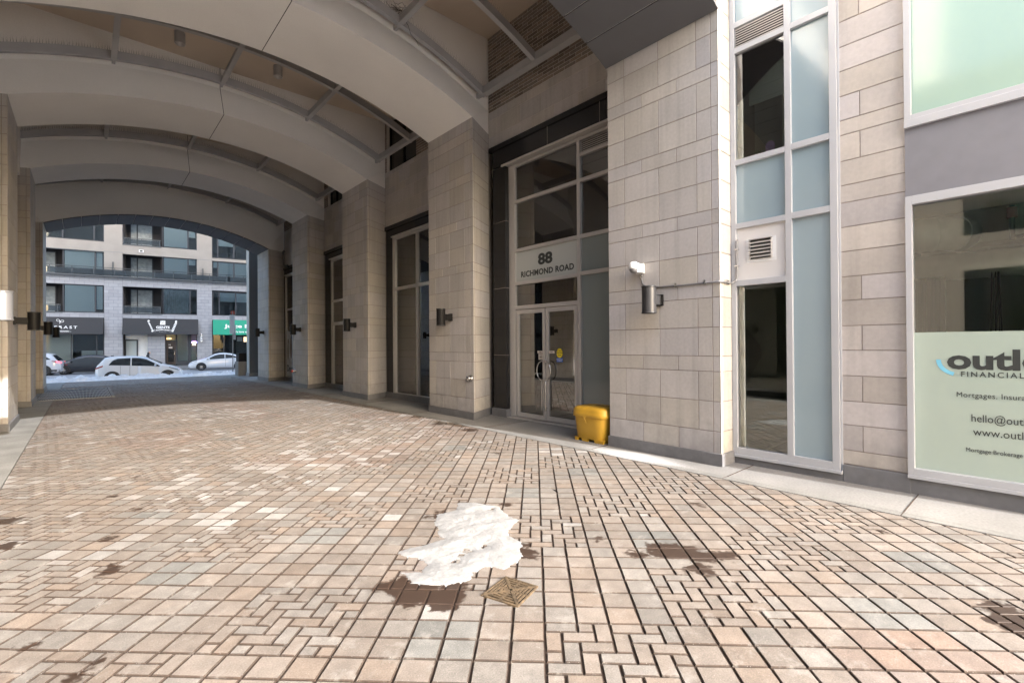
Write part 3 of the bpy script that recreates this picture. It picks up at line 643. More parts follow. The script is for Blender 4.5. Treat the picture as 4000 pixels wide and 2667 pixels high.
# things inside the big window
M['duct'] = mat('galvanised_duct', (.85, .88, .86), .3, metal=.15, n=((8, .08, 4),)); M['redpipe'] = mat('red_coupling', (.35, .06, .04), .5)
dd = MB(); pth = [(7.0, 1.45, 2.71), (7.0, 1.01, 2.78)]
for i in range(9): a = radians(90*i/8); pth.append((7.0+.34*(1-cos(a)), .965-.34*sin(a), 2.78))
pth += [(7.36, .58, 2.76)]; dd.tube(pth, .183, 28)
for p_, q_ in ((1, 2), (4, 5), (7, 8)): dd.tube([Vector(pth[p_]), Vector(pth[p_]).lerp(Vector(pth[q_]), .12)], .19, 28)
do = tag(dd.build('duct_elbow', 'duct'), 'shiny round metal duct elbow under the ceiling behind the big shop window', 'duct')
dd = MB(); y = .75; dd.tube([(8.3, 1.15, 2.55), (8.3, -.4, 2.55)], .17, 24)
while y > -.35: dd.tube([(8.3, y, 2.55), (8.3, y-.02, 2.55)], .18, 24); y -= .28
tag(dd.build('duct_run', 'duct'), 'long straight spiral duct along the back ceiling of the shop', 'duct')
sp = MB(); sp.cyl((7.9, .25), .025, 2.75, 3.28, 10); sp.tube([(7.9, .25, 2.78), (7.9, -.4, 2.8)], .02, 8); so2 = tag(sp.build('sprinkler_pipe', 'black'), 'dark sprinkler pipe hanging from the shop ceiling', 'pipe')
MB().cyl((7.9, .25), .045, 3.0, 3.12, 12).build('coupling', 'redpipe', so2)
cb = MB()
cb.box(8.04, 8.06, .86, 1.16, .05, 2.4)
for i in range(7): cb.box(8.0+.0, 8.03, 1.145-i*.045, 1.107-i*.045, .05, 2.4)
tag(cb.build('cable_bundle', 'black'), 'bundle of dark vertical cables in the shop left of the duct', 'cables')
cc = MB()
for (a, c) in ((.42, .46), (.39, .40), (.37, .34), (.36, .31)): cc.tube([(7.9, a, 2.4), (7.9, c, .3)], .006, 5)
tag(cc.build('hanging_cord', 'black'), 'thin dark hanging cords in the middle of the shop window', 'cord')
bm_ = MB(); bm_.box(6.7, 9, -.02, .0, 3.2, 3.28); bm_.box(7.6, 7.68, -.44, 1.2, 3.1, 3.28); bm_.box(8.5, 8.9, -.44, 1.2, 2.85, 3.28)
bm_.build('beam', 'rconc', bld)

# ------------------------------------------------------------------ ground
def sheet(name, poly, z, m, kind='structure'):
    b = MB(); n = len(poly); b.add([(x, y, z(x, y) if callable(z) else z) for x, y in poly], [tuple(range(n))]); o = b.build(name, m, fix=False); tag(o, kind=kind); return o
sheet('ground', [(-400, -400), (400, -400), (400, 400), (-400, 400)], -.75, 'land')
KR, KL = 5.57, -.72
b = MB(); b.box(KL, KR, -6, 26.0, -.4, -.012); b.add([(KL, 26, -.012), (KR, 26, -.012), (KR, 32.4, -.162), (KL, 32.4, -.162)], [(0, 1, 2, 3)]); b.box(-3.0, KL, -6, 2.8, -.3, -.012); tag(b.build('joint_bed', 'dirt'), kind='structure')
b = MB(); b.box(KR+.004, 7.2, -.55, 27.6, -.3, 0.0); b.box(KR+.004, 30, -6, -.55, -.3, 0.0)
ap = b.build('pavement', 'conc'); tag(ap, kind='structure')
b = MB(); b.box(KR+.006, KR+.13, -6, 27.9, -.2, .004)
kb = b.build('kerb', 'kerb'); tag(kb, kind='structure')
b = MB()
for y in (.9, 2.55, 4.6, 7.2, 9.9, 12.6, 15.6, 18.6, 21.6): b.box(KR+.006, XW, y, y+.008, .0, .0048)
b.build('joint', 'dirt', kb)
b = MB(); b.box(-2.1, KL-.004, 2.8, 28.4, -.3, 0.002); b.box(-30, -3.004, -6, 2.8, -.3, .002); tag(b.build('pavement', 'kerb'), kind='structure')
b = MB(); b.box(-30, 40, -40, -6.004, -.3, -.004); tag(b.build('snow_ground', 'snowlot'), kind='structure')  # unseen forecourt, whitened to bounce sunlight into the passage
# salt scatter on the apron handled in material
def salt(m):
    t = m.node_tree; N = t.nodes; L = t.links; b = N['Principled BSDF']; src = b.inputs['Base Color'].links[0].from_socket
    geo = N.new('ShaderNodeNewGeometry'); sx = N.new('ShaderNodeSeparateXYZ'); L.new(geo.outputs['Position'], sx.inputs[0])
    def bell(sock, c, wd):
        a = N.new('ShaderNodeMath'); a.operation = 'SUBTRACT'; L.new(sock, a.inputs[0]); a.inputs[1].default_value = c
        d = N.new('ShaderNodeMath'); d.operation = 'ABSOLUTE'; L.new(a.outputs[0], d.inputs[0])
        r = N.new('ShaderNodeMapRange'); L.new(d.outputs[0], r.inputs[0]); r.inputs[1].default_value = 0; r.inputs[2].default_value = wd; r.inputs[3].default_value = 1; r.inputs[4].default_value = 0
        return r.outputs[0]
    m1 = N.new('ShaderNodeMath'); m1.operation = 'MULTIPLY'; L.new(bell(sx.outputs[1], 3.9, 1.5), m1.inputs[0]); L.new(bell(sx.outputs[0], 5.78, .5), m1.inputs[1])
    nz = N.new('ShaderNodeTexNoise'); nz.inputs['Scale'].default_value = 70; nz.inputs['Detail'].default_value = 5; L.new(geo.outputs['Position'], nz.inputs['Vector'])
    ad = N.new('ShaderNodeMath'); ad.operation = 'ADD'; L.new(m1.outputs[0], ad.inputs[0]); L.new(nz.outputs[0], ad.inputs[1])
    r = N.new('ShaderNodeMapRange'); L.new(ad.outputs[0], r.inputs[0]); r.inputs[1].default_value = .9; r.inputs[2].default_value = 1.1
    mx = N.new('ShaderNodeMix'); mx.data_type = 'RGBA'; L.new(r.outputs[0], mx.inputs[0]); L.new(src, mx.inputs[6]); mx.inputs[7].default_value = (.36, .36, .36, 1)
    L.new(mx.outputs[2], b.inputs['Base Color'])
salt(M['conc']); salt(M['kerb'])
def pz(y): return -.022*max(0, y-26)
# ---- pavers
PO = (1.96484, 1.93627); TH = -.775394; SU = .18369; SV = .17087
def pw(i, j): return (PO[0]+i*SU*cos(TH)-j*SV*sin(TH), PO[1]+i*SU*sin(TH)+j*SV*cos(TH))
def lat(i, j):   # panel origin containing cell, else None
    for b in range(-40, 41):
        # L=(4a-6b,4a+6b): i-4a+6b in 0..3 ; j-4a-6b in -4..-1
        a = (i+6*b)//4
        if -4 <= j-4*a-6*b <= -1: return (4*a-6*b, 4*a+6*b)
    return None
GREY = [(-4, -2), (10, 0), (14, 4), (4, 6), (-2, 13), (2, 18), (-15, 2), (-11, 6), (-17, 14), (-21, 9), (-28, 17), (-34, 23), (-30, 29), (-24, 21), (20, -6), (-8, 26), (-12, 20), (-20, 36), (-40, 40), (6, -14)]
def isgrey(i, j):
    return any(i-a in (0, 1) and j-b in (0, 1) for a, b in GREY)
def isgrey_old(i, j):
    for b in range(-40, 41):
        d = i+6*b+4; a = d//4
        if d-4*a in (0, 1) and (j-4*a-6*b) in (-2, -1): return True
    return False
def clip(poly, f):
    out = []
    for k in range(len(poly)):
        p, q = poly[k-1], poly[k]; a, b = f(p), f(q)
        if (a >= 0) != (b >= 0):
            t = a/(a-b); out.append((p[0]+(q[0]-p[0])*t, p[1]+(q[1]-p[1])*t))
        if b >= 0: out.append(q)
    return out
pv = MB(); YMAX = 32.3; DR = ((2.045, 2.325), .2)
def tile(i0, j0, i1, j1, grey):
    g = .006
    c = [pw(i0, j0), pw(i1, j0), pw(i1, j1), pw(i0, j1)]
    cx_ = sum(p[0] for p in c)/4; cy_ = sum(p[1] for p in c)/4
    if not ((KL-.2 if cy_ > 2.9 else -3.1) < cx_ < KR+.2 and -3.5 < cy_ < YMAX+.2): return
    if abs(cx_-DR[0][0]) < .5 and abs(cy_-DR[0][1]) < .5 and False: return
    gi, gj = g/SU, g/SV
    jt = lambda: random.uniform(-.0018, .0018)
    i0 += gi; i1 -= gi; j0 += gj; j1 -= gj
    outer = [pw(i0, j0), pw(i1, j0), pw(i1, j1), pw(i0, j1)]
    outer = [(x+jt(), y+jt()) for x, y in outer]
    for f in (lambda p: p[0]-(KL if cy_ > 2.8 else -3.)-.003, lambda p: KR-.002-p[0], lambda p: YMAX-p[1]):
        outer = clip(outer, f)
        if len(outer) < 3: return
    mx = sum(p[0] for p in outer)/len(outer); my = sum(p[1] for p in outer)/len(outer)
    e = .0042; inner = []
    for x, y in outer:
        d = sqrt((x-mx)**2+(y-my)**2)+1e-6; k = max(0, 1-e*1.4/d); inner.append((mx+(x-mx)*k, my+(y-my)*k))
    hz = random.uniform(-.0012, .0012); n = len(outer)
    sl = pz(my); pts = [(x, y, -.011+sl) for x, y in outer]+[(x, y, -.0035+hz+sl) for x, y in outer]+[(x, y, hz+sl) for x, y in inner]
    fs = [tuple(range(2*n, 3*n))]+[(n+k, n+(k+1) % n, 2*n+(k+1) % n, 2*n+k) for k in range(n)]+[(k, (k+1) % n, n+(k+1) % n, n+k) for k in range(n)]
    sn = mn.noise((mx*.35, my*.35, 3.)); tn = mn.noise((mx*1.1, my*1.1, 9.))
    br = 1+random.uniform(-.13, .13)+tn*.2
    if grey: col = (.138*br, .137*br, .131*br)
    else:
        h = random.random()
        base = (.158, .136, .119) if h < .55 else ((.158, .145, .133) if h < .85 else (.166, .135, .112))
        col = tuple(c_*br for c_ in base)
        red = mn.noise((mx*.5+4, my*.5, 1.))
        if red > .34: col = (col[0]*.98, col[1]*.9, col[2]*.88)
    pr = .0
    if 4.5 < my < 15: pr = .09+.5*max(0, sn*2)*(1.15 if mx < 3 else .5)
    elif my >= 15: pr = .03
    else: pr = .006
    if random.random() < pr and not grey and random.random() < .8:
        k = random.uniform(.2, .65); col = tuple(a*(1-k)+.33*k for a in col)
    dc = (col[0]*.18+.02, col[1]*.16+.012, col[2]*.15+.008); pv.add(pts, fs[:1], col); pv.add(pts, fs[1:], dc)
for i in range(-150, 150):
    for j in range(-60, 205):
        x, y = pw(i+.5, j+.5)
        if not (-3.3 < x < KR+.3 and -3.5 < y < YMAX+.3): continue
        L_ = lat(i, j)
        if L_ is None: tile(i, j, i+1, j+1, isgrey(i, j))
        else:
            # process brick pieces whose anchor sub-cell lies in this cell
            for sx_ in (0, 1):
                for sy_ in (0, 1):
                    p = (i-L_[0])*2+sx_; r = (L_[1]-1-j)*2+sy_; k = (p-r) % 4
                    X0 = L_[0]+p*.5; Y1 = L_[1]-r*.5
                    if k == 0: tile(X0, Y1-.5, X0+(1. if p < 7 else .5), Y1, False)
                    elif k == 1 and p == 0: tile(X0, Y1-.5, X0+.5, Y1, False)
                    elif k == 3: tile(X0, Y1-(1. if r < 7 else .5), X0+.5, Y1, False)
                    elif k == 2 and r == 0: tile(X0, Y1-.5, X0+.5, Y1, False)
# paver material: per-block colour, speckle, wet stains with their own outlines
def paver_mat():
    m = bpy.data.materials.new('pavers'); m.use_nodes = True; t = m.node_tree; N = t.nodes; L = t.links; b = N['Principled BSDF']
    a = N.new('ShaderNodeAttribute'); a.attribute_name = 'col'; geo = N.new('ShaderNodeNewGeometry')
    def noise(sc, det=5, ro=.6):
        n = N.new('ShaderNodeTexNoise'); n.inputs['Scale'].default_value = sc; n.inputs['Detail'].default_value = det; n.inputs['Roughness'].default_value = ro
        L.new(geo.outputs['Position'], n.inputs['Vector']); return n
    def rng(s_, a0, a1, b0, b1):
        r = N.new('ShaderNodeMapRange'); L.new(s_, r.inputs[0]); r.inputs[1].default_value = a0; r.inputs[2].default_value = a1; r.inputs[3].default_value = b0; r.inputs[4].default_value = b1; return r.outputs[0]
    def scale(c, f):
        v = N.new('ShaderNodeVectorMath'); v.operation = 'SCALE'; L.new(c, v.inputs[0]); L.new(f, v.inputs['Scale']); return v.outputs[0]
    def mix(f, c1, col):
        x = N.new('ShaderNodeMix'); x.data_type = 'RGBA'; L.new(f, x.inputs[0]); L.new(c1, x.inputs[6])
        x.inputs[7].default_value = (*col, 1); return x.outputs[2]
    c = scale(a.outputs['Color'], rng(noise(9).outputs[0], .3, .7, .82, 1.18))
    c = scale(c, rng(noise(120, 4, .75).outputs[0], .3, .7, .68, 1.26))
    # worn pale bloom and pale grit specks
    c = mix(rng(noise(5.5, 8, .75).outputs[0], .54, .74, 0, .75), c, (.27, .258, .243))
    vo = N.new('ShaderNodeTexVoronoi'); vo.inputs['Scale'].default_value = 55; L.new(geo.outputs['Position'], vo.inputs['Vector'])
    c = mix(rng(vo.outputs['Distance'], .08, .14, .55, 0), c, (.34, .325, .31))
    # frost bloom, stronger to the far left of the sunlit court
    sxyz = N.new('ShaderNodeSeparateXYZ'); L.new(geo.outputs['Position'], sxyz.inputs[0])
    # stains
    st = [(1.60, 2.72, .17), (1.53, 2.9, .13), (1.68, 2.5, .12), (1.8, 2.62, .1), (2.5, 2.66, .1), (2.55, 2.8, .08), (3.12, 3.61, .05), (2.54, 3.86, .06), (2.42, 3.82, .06), (3.14, 2.45, .05), (4.53, 2.34, .07), (3.34, 1.98, .15), (3.42, 1.82, .13), (3.48, 1.7, .1), (3.22, 1.66, .09), (3.12, 2.1, .07), (3.6, 1.62, .08),
          (.1, 5.21, .05), (.16, 5.27, .035), (.12, 4.48, .06), (.16, 4.55, .035), (-.22, 3.65, .045), (.39, 5.97, .05), (.21, 6.68, .05), (.47, 7.47, .05), (-.03, 3.17, .045), (.02, 3.24, .03), (5.01, .97, .045), (4.06, .19, .12), (3.93, .12, .14), (4.2, .02, .1), (5.1, 2.0, .04), (-.5, 5.6, .1), (-.55, 6.4, .1), (5.3, 8.2, .12), (5.35, 7.2, .14), (5.1, 7.6, .06), (2.0, 12.5, .1), (4.5, 5.4, .05)]
    cur = None; wob = noise(11, 4)
    wv = N.new('ShaderNodeVectorMath'); wv.operation = 'SUBTRACT'; L.new(wob.outputs['Color'], wv.inputs[0]); wv.inputs[1].default_value = (.5, .5, .5)
    wv2 = N.new('ShaderNodeVectorMath'); wv2.operation = 'SCALE'; L.new(wv.outputs[0], wv2.inputs[0]); wv2.inputs['Scale'].default_value = .3
    pp = N.new('ShaderNodeVectorMath'); pp.operation = 'ADD'; L.new(geo.outputs['Position'], pp.inputs[0]); L.new(wv2.outputs[0], pp.inputs[1])
    fl = N.new('ShaderNodeVectorMath'); fl.operation = 'MULTIPLY'; L.new(pp.outputs[0], fl.inputs[0]); fl.inputs[1].default_value = (1, 1, 0)
    for (x, y, r) in st:
        d = N.new('ShaderNodeVectorMath'); d.operation = 'DISTANCE'; L.new(fl.outputs[0], d.inputs[0]); d.inputs[1].default_value = (x, y, 0)
        s_ = N.new('ShaderNodeMath'); s_.operation = 'SUBTRACT'; L.new(d.outputs['Value'], s_.inputs[0]); s_.inputs[1].default_value = r
        if cur is None: cur = s_.outputs[0]
        else:
            q = N.new('ShaderNodeMath'); q.operation = 'MINIMUM'; L.new(cur, q.inputs[0]); L.new(s_.outputs[0], q.inputs[1]); cur = q.outputs[0]
    wet = rng(cur, -.014, .014, .96, 0)
    c = mix(wet, c, (.024, .0115, .006))
    L.new(c, b.inputs['Base Color']); L.new(rng(wet, 0, 1, .82, .62), b.inputs['Roughness'])
    bp = N.new('ShaderNodeBump'); bp.inputs['Strength'].default_value = .5; bp.inputs['Distance'].default_value = .004; L.new(noise(85, 6, .7).outputs[0], bp.inputs['Height']); L.new(bp.outputs[0], b.inputs['Normal'])
    return m
M['paver'] = paver_mat()
tag(pv.build('paving', 'paver', fix=False), kind='structure')
# street side ground
def rz(x, y): return -.43
b = MB()
for (xa, xb, ya, yb) in ((-60, KL-.004, 28.4, 33.4), (KR+.004, 60, 28.0, 33.4)): b.add([(xa, ya, pz(ya)), (xb, ya, pz(ya)), (xb, yb, pz(yb)), (xa, yb, pz(yb)), (xa, yb, -.6), (xb, yb, -.6)], [(0, 1, 2, 3), (3, 2, 5, 4)])
b.add([(KL, 32.35, pz(32.3)), (KR, 32.35, pz(32.3)), (KR, 33.4, pz(33.4)), (KL, 33.4, pz(33.4)), (KL, 33.4, -.6), (KR, 33.4, -.6)], [(0, 1, 2, 3), (3, 2, 5, 4)])
b.add([(-60, 27.3, .001), (-2.1, 27.3, .001), (-2.1, 28.4, pz(28.4)), (-60, 28.4, pz(28.4))], [(0, 1, 2, 3)])
tag(b.build('sidewalk', 'kerb', fix=False), kind='structure')
b = MB()
for i in range(30):
    xa, xb = -60+4*i, -56+4*i
    b.add([(xa, 33.3, rz(xa, 30.2)), (xb, 33.3, rz(xb, 30.2)), (xb, 58-.17*xb, rz(xb, 52)), (xa, 58-.17*xa, rz(xa, 52))], [(0, 1, 2, 3)])
tag(b.build('road', 'asphalt', fix=False), kind='structure')
def FL(x): return 56.05-.17*x    # facade line
b = MB()
for i in range(16):
    xa, xb = -40+5*i, -35+5*i
    p = lambda x, o, h: (x, FL(x)-o, rz(x, FL(x)-o)+h)
    b.add([p(xa, 5.6, .12), p(xb, 5.6, .12), p(xb, -1, .2), p(xa, -1, .2), p(xa, 5.6, -.05), p(xb, 5.6, -.05)], [(0, 1, 2, 3), (4, 5, 1, 0)])
tag(b.build('sidewalk', 'kerb', fix=False), kind='structure')

# ---- small ground fixtures
def drain():
    cx_, cy_ = 2.045, 2.32; s = .17
    o = empty('drain_grate', (cx_, cy_, 0)); tag(o, 'square rusty iron drain grate set in the paving below the snow patch', 'drain grate')
    th = math.atan2(2.24-2.41, 2.22-1.87)+radians(0)
    # corners measured: left, top, right, bottom
    L0, T0, R0, B0 = Vector((1.87, 2.41)), Vector((2.15, 2.49)), Vector((2.22, 2.24)), Vector((1.955, 2.15))
    def q(u, v): a = L0.lerp(T0, u); b_ = B0.lerp(R0, u); p = a.lerp(b_, v); return (p.x, p.y)
    fr = MB()
    def strip(u0, v0, u1, v1, z0, z1):
        pts = [q(u0, v0), q(u1, v0), q(u1, v1), q(u0, v1)]; fr.prism(pts, z0, z1)
    e = .05
    strip(0, 0, 1, e, -.01, .010); strip(0, 1-e, 1, 1, -.01, .010); strip(0, e, e, 1-e, -.01, .010); strip(1-e, e, 1, 1-e, -.01, .010)
    bevel(fr.build('frame', 'iron', o), .003)
    fr = MB()
    # diagonal ribs
    for (a, b_) in (((.05, .05), (.95, .95)), ((.95, .05), (.05, .95))):
        A, B_ = Vector(q(*a)), Vector(q(*b_)); d = (B_-A).normalized(); nn = Vector((-d.y, d.x))*.009
        fr.prism([tuple(A+nn), tuple(A-nn), tuple(B_-nn), tuple(B_+nn)][::-1], -.005, .0125)
    n = 5
    for k in range(n):
        a0 = .09+k*.085; h = .042
        for (dirn) in range(4):
            lo, hi = a0, 1-a0
            segs = [(lo, .5-.03), (.5+.03, hi)]
            for (s0, s1) in segs:
                if s1-s0 < .03: continue
                if dirn == 0: strip(s0, a0, s1, a0+h, -.005, .011)
                if dirn == 1: strip(s0, 1-a0-h, s1, 1-a0, -.005, .011)
                if dirn == 2: strip(a0, s0, a0+h, s1, -.005, .0105)
                if dirn == 3: strip(1-a0-h, s0, 1-a0, s1, -.005, .0105)
    for dirn in range(2):
        if dirn == 0: strip(.47, .05, .53, .95, -.005, .009)
        else: strip(.05, .47, .95, .53, -.005, .0095)
    fr.build('bars', 'iron', o)
    MB().prism([q(.02, .02), q(.02, .98), q(.98, .98), q(.98, .02)], -.01, .0015).build('pit', 'pit', o)
drain()
o = empty('floor_grate', (-.2, 22, 0)); tag(o, 'long steel ventilation grate in the floor beside the left stone piers', 'floor grate')
b = MB(); x = -1.1
while x < .62: b.box(x, x+.012, 19.95, 24.5, .0, .016); x += .036
for y in (20.9, 22.0, 23.1): b.box(-1.1, .62, y, y+.02, .0, .012)
b.build('bars', 'galv', o); MB().box(-1.12, .64, 19.93, 24.52, -.004, .003).build('pit', 'pit', o)
MB().box(-1.16, .7, 19.87, 19.94, -.004, .018).box(-1.16, .7, 24.51, 24.58, -.004, .018).box(.63, .7, 19.94, 24.51, -.004, .018).build('frame', 'conc', o)

# ---- snow patch
def snowfield(name, poly, h, res, label, cat, zb=0., seed=0., edge=.12, rough=.5, holes=(), mm='snow'):
    xs = [p[0] for p in poly]; ys = [p[1] for p in poly]; x0, x1, y0, y1 = min(xs)-.15, max(xs)+.15, min(ys)-.15, max(ys)+.15
    def sd_(x, y):
        d = 1e9; ins = False; n = len(poly)
        for k in range(n):
            ax, ay = poly[k-1]; bx, by = poly[k]; ex, ey = bx-ax, by-ay; t = max(0, min(1, ((x-ax)*ex+(y-ay)*ey)/(ex*ex+ey*ey+1e-9)))
            d = min(d, sqrt((x-ax-ex*t)**2+(y-ay-ey*t)**2))
            if (ay > y) != (by > y) and x < (bx-ax)*(y-ay)/(by-ay)+ax: ins = not ins
        return d if ins else -d
    nx, ny = int((x1-x0)/res)+1, int((y1-y0)/res)+1; H = {}
    for i in range(nx):
        for j in range(ny):
            x, y = x0+i*res, y0+j*res; d = sd_(x, y)
            d += mn.noise((x*5/ (edge*8), y*5/(edge*8), seed))*edge*.35+mn.noise((x*22/(edge*8), y*22/(edge*8), seed))*edge*.14
            for hx, hy, hr in holes: d = min(d, sqrt((x-hx)**2+((y-hy)*1.)**2)-hr+mn.noise((x*30, y*30, 1))*.02)
            hh = h*(1-math.exp(-max(d, 0)/edge))
            hh *= 1+rough*mn.noise((x*2.2/edge/3, y*2.2/edge/3, seed+5))+rough*.5*mn.noise((x*9/edge/3, y*9/edge/3, seed+7))
            H[i, j] = (hh if d > 0 else -.006)
    b = MB(); idx = {}; pts = []; fs = []
    def V(i, j):
        if (i, j) not in idx: idx[i, j] = len(pts); x, y = x0+i*res, y0+j*res; pts.append((x, y, (zb(x, y) if callable(zb) else zb)+H[i, j]))
        return idx[i, j]
    for i in range(nx-1):
        for j in range(ny-1):
            if max(H[i, j], H[i+1, j], H[i, j+1], H[i+1, j+1]) > 0: fs.append((V(i, j), V(i+1, j), V(i+1, j+1), V(i, j+1)))
    b.add(pts, fs, smooth=True); o = b.build(name, mm, fix=False); tag(o, label, cat); return o
SP = [(1.81, 3.35), (1.91, 3.35), (2.1, 3.31), (2.19, 3.33), (2.32, 3.65), (2.46, 3.83), (2.68, 3.84), (2.81, 3.97), (2.94, 3.89), (3.02, 3.7), (3.03, 3.59), (2.94, 3.46), (2.93, 3.21), (2.72, 3.1), (2.66, 2.99), (2.59, 2.82), (2.49, 2.67), (2.37, 2.62), (2.2, 2.57), (2.16, 2.69), (2.03, 2.69), (1.95, 2.63), (1.78, 2.65), (1.69, 2.76), (1.63, 2.86), (1.65, 3.05), (1.76, 2.94), (1.85, 3.01), (1.87, 3.12), (1.79, 3.22)]
snowfield('snow_patch', SP, .018, .009, 'thin melting patch of white snow on the paving above the drain', 'snow patch', 0, 2., .1, .45, [(2.2, 3.01, .035), (2.13, 2.97, .03), (2.93, 3.6, .03), (2.03, 2.92, .03), (2.35, 2.98, .025)], 'icy')
bank = [(-5, 31.8), (-1.42, 31.95), (.5, 32.2), (2.34, 32.4), (4.5, 32.7), (6.9, 33.1), (7.6, 33.5), (6.9, 34.1), (4, 34.0), (0, 33.7), (-5, 33.4)]
snowfield('snow_bank', bank, .17, .07, 'long low bank of ploughed snow along the street kerb', 'snow bank', lambda x, y: pz(y) if y < 33.4 else pz(33.4)-(y-33.4)*.5, 4., .3, 1.5)
# little ground debris
for (x, y, r, lab) in ((3.02, 5.2, .02, 'tiny dark twig on the paving in front of the entrance'), (3.8, 3.55, .05, 'curled dark twig on the paving between the snow patch and the wide pier'), (1.0, 5.0, .02, 'small dark twig on the paving left of the snow patch')):
    dbm = MB(); n = 7; a0 = random.uniform(0, 3); dbm.tube([(x+r*cos(a0)*(k-3)*.4, y+r*sin(a0)*(k-3)*.4+.006*(k-3)**2*r*8, .006) for k in range(n)], [.002, .004, .005, .005, .005, .004, .001], 5)
    tag(dbm.build('twig', 'black'), lab, 'twig')

# ------------------------------------------------------------------ wall lamps
def lamp(x, y, z, side, m='black', label=''):
    o = empty('wall_lamp', (x, y, z)); tag(o, label, 'wall lamp', 'cylindrical wall lamps on the stone piers')
    b = MB(); b.cyl((x, y), .098, z-.175, z+.175, 40); c = b.build('cylinder_body', m, o)
    for sg in (1, -1): MB().lathe([(.088, sg*.19), (.104, sg*.19), (.104, sg*.172), (.088, sg*.172)], (x, y, z), n=40).build('end_ring', 'lampgrey' if m != 'lampsilver' else m, o)
    xw = XP if side > 0 else XL
    b = MB(); b.box(x+side*.08, xw-side*.03, y-.05, y+.05, z-.06, z+.07); b.build('arm', 'black' if side < 0 else m, o)
    b = MB(); b.box(xw-side*.035, xw+side*.004, y-.065, y+.065, z-.075, z+.085); bevel(b.build('mounting_plate', 'black', o), .003)
    return o
zz_ = 2.2
rl = ['graphite cylinder wall lamp under the dome camera on the widest pier', 'black cylinder wall lamp on the stone pier left of the number 88 entrance', 'black cylinder wall lamp on the second right pier past the entrance', 'black cylinder wall lamp beside the poster window, third right pier past the entrance', 'black cylinder wall lamp on the farthest right hand stone pier']
for k, (nm, y0, y1) in enumerate(PIERS): lamp(5.85, (3.68, 8.9, 13.98, 18.95, 24.0)[k], zz_, 1, 'lampgrey' if k == 0 else 'black', rl[k])
ll = ['silver looking cylinder wall lamp cut by the left edge of the photo', 'black cylinder wall lamp nearest on the left piers, in front of the leaf logo shop', 'middle black cylinder wall lamp of the left row, over the organic sign', 'farthest and smallest black cylinder wall lamp of the left row']
for k, y in enumerate((9.0, 14.05, 19.1, 24.1)): lamp(-.80, y, 2.14, -1, 'lampsilver' if k == 0 else 'black', ll[k])
# ceiling lights
for k, (x, y) in enumerate(((1.55, 12.56), (3.54, 12.53))):
    o = empty('ceiling_light', (x, y, 8.45)); tag(o, ['grey cylinder downlight under the passage ceiling, the left one of two', 'grey cylinder downlight under the passage ceiling, the right one of two'][k], 'ceiling light', 'downlights between the arches')
    MB().cyl((x, y), .1, 8.2, 8.46, 32, caps=False).build('housing', 'steel', o); MB().lathe([(.1, 8.2), (.102, 8.19), (.09, 8.19), (.085, 8.21), (.06, 8.28), (0, 8.3)], (x, y, 0), n=32).build('reflector', 'alu', o)
# camera dome
o = empty('security_camera', (6.0, 3.95, 2.68)); tag(o, 'white dome security camera on the wide pier above the graphite lamp', 'camera')
b = MB(); b.lathe([(0, .075), (.04, .072), (.065, .05), (.075, .01), (.075, -.02), (.066, -.03)], (5.93, 3.98, 2.70), n=28); b.box(5.95, 6.08, 3.93, 4.03, 2.63, 2.755); b.build('housing', 'white', o)
b = MB(); b.lathe([(.064, -.03), (.06, -.055), (.04, -.08), (0, -.09)], (5.93, 3.98, 2.70), n=24); b.build('dome', 'lampsilver', o)
bevel(MB().box(6.08, 6.115, 3.915, 4.045, 2.62, 2.765).build('bracket', 'white', o), .003)
b = MB(); x = 6.105
b.tube([(x, 3.96, 2.63), (x, 3.96, 2.52), (x, 3.94, 2.46), (x, 3.88, 2.42), (x, 3.7, 2.40), (x, 3.3, 2.385), (x, 2.95, 2.385), (6.09, 2.82, 2.385), (6.11, 2.79, 2.385), (6.2, 2.79, 2.385), (6.36, 2.79, 2.385), (6.42, 2.765, 2.40), (6.44, 2.735, 2.45), (6.44, 2.73, 2.55), (6.44, 2.73, 2.93), (6.47, 2.73, 2.96)], .0125, 10)
co = tag(b.build('conduit', 'conduit'), 'thin grey conduit running from the camera round the corner and up', 'conduit')
b = MB()
for y in (3.42, 3.0): b.box(6.085, 6.115, y-.008, y+.008, 2.365, 2.425)
b.box(6.088, 6.115, 3.945, 3.975, 2.56, 2.575); b.box(6.25, 6.262, 2.775, 2.81, 2.36, 2.42); b.box(6.31, 6.322, 2.775, 2.81, 2.36, 2.42)
for z in (2.6, 2.82): b.box(6.42, 6.46, 2.70, 2.75, z, z+.015)
b.build('clamp', 'chrome', co)
# pipe fittings on piers
for (y, z, lab) in ((8.18, .87, 'round chrome hose inlet low on the pier left of the entrance'), (19.6, .6, 'red capped hose inlet low on the farther pier by the poster window')):
    b = MB(); b.lathe([(.075, 0), (.075, -.012), (.05, -.016), (.045, -.05), (.055, -.055), (.055, -.085), (.02, -.09), (0, -.09)], (XP-.0, y, z), 'x', 28)
    o = tag(b.build('hose_inlet', 'chrome'), lab, 'hose inlet')
    if y > 10: MB().lathe([(.045, -.088), (.045, -.15), (.0, -.155)], (XP, y, z), 'x', 20).build('cap', 'redpipe', o)
b = MB(); b.tube([(6.86, 23.45, 5.95), (6.8, 23.4, 5.9), (6.8, 23.4, 5.4), (6.8, 23.3, 5.25), (6.8, 23.1, 5.22), (6.86, 22.95, 5.22)], .05, 10)
tag(b.build('vent_pipe', 'conduit'), 'short bent grey vent pipe above the poster window', 'pipe')
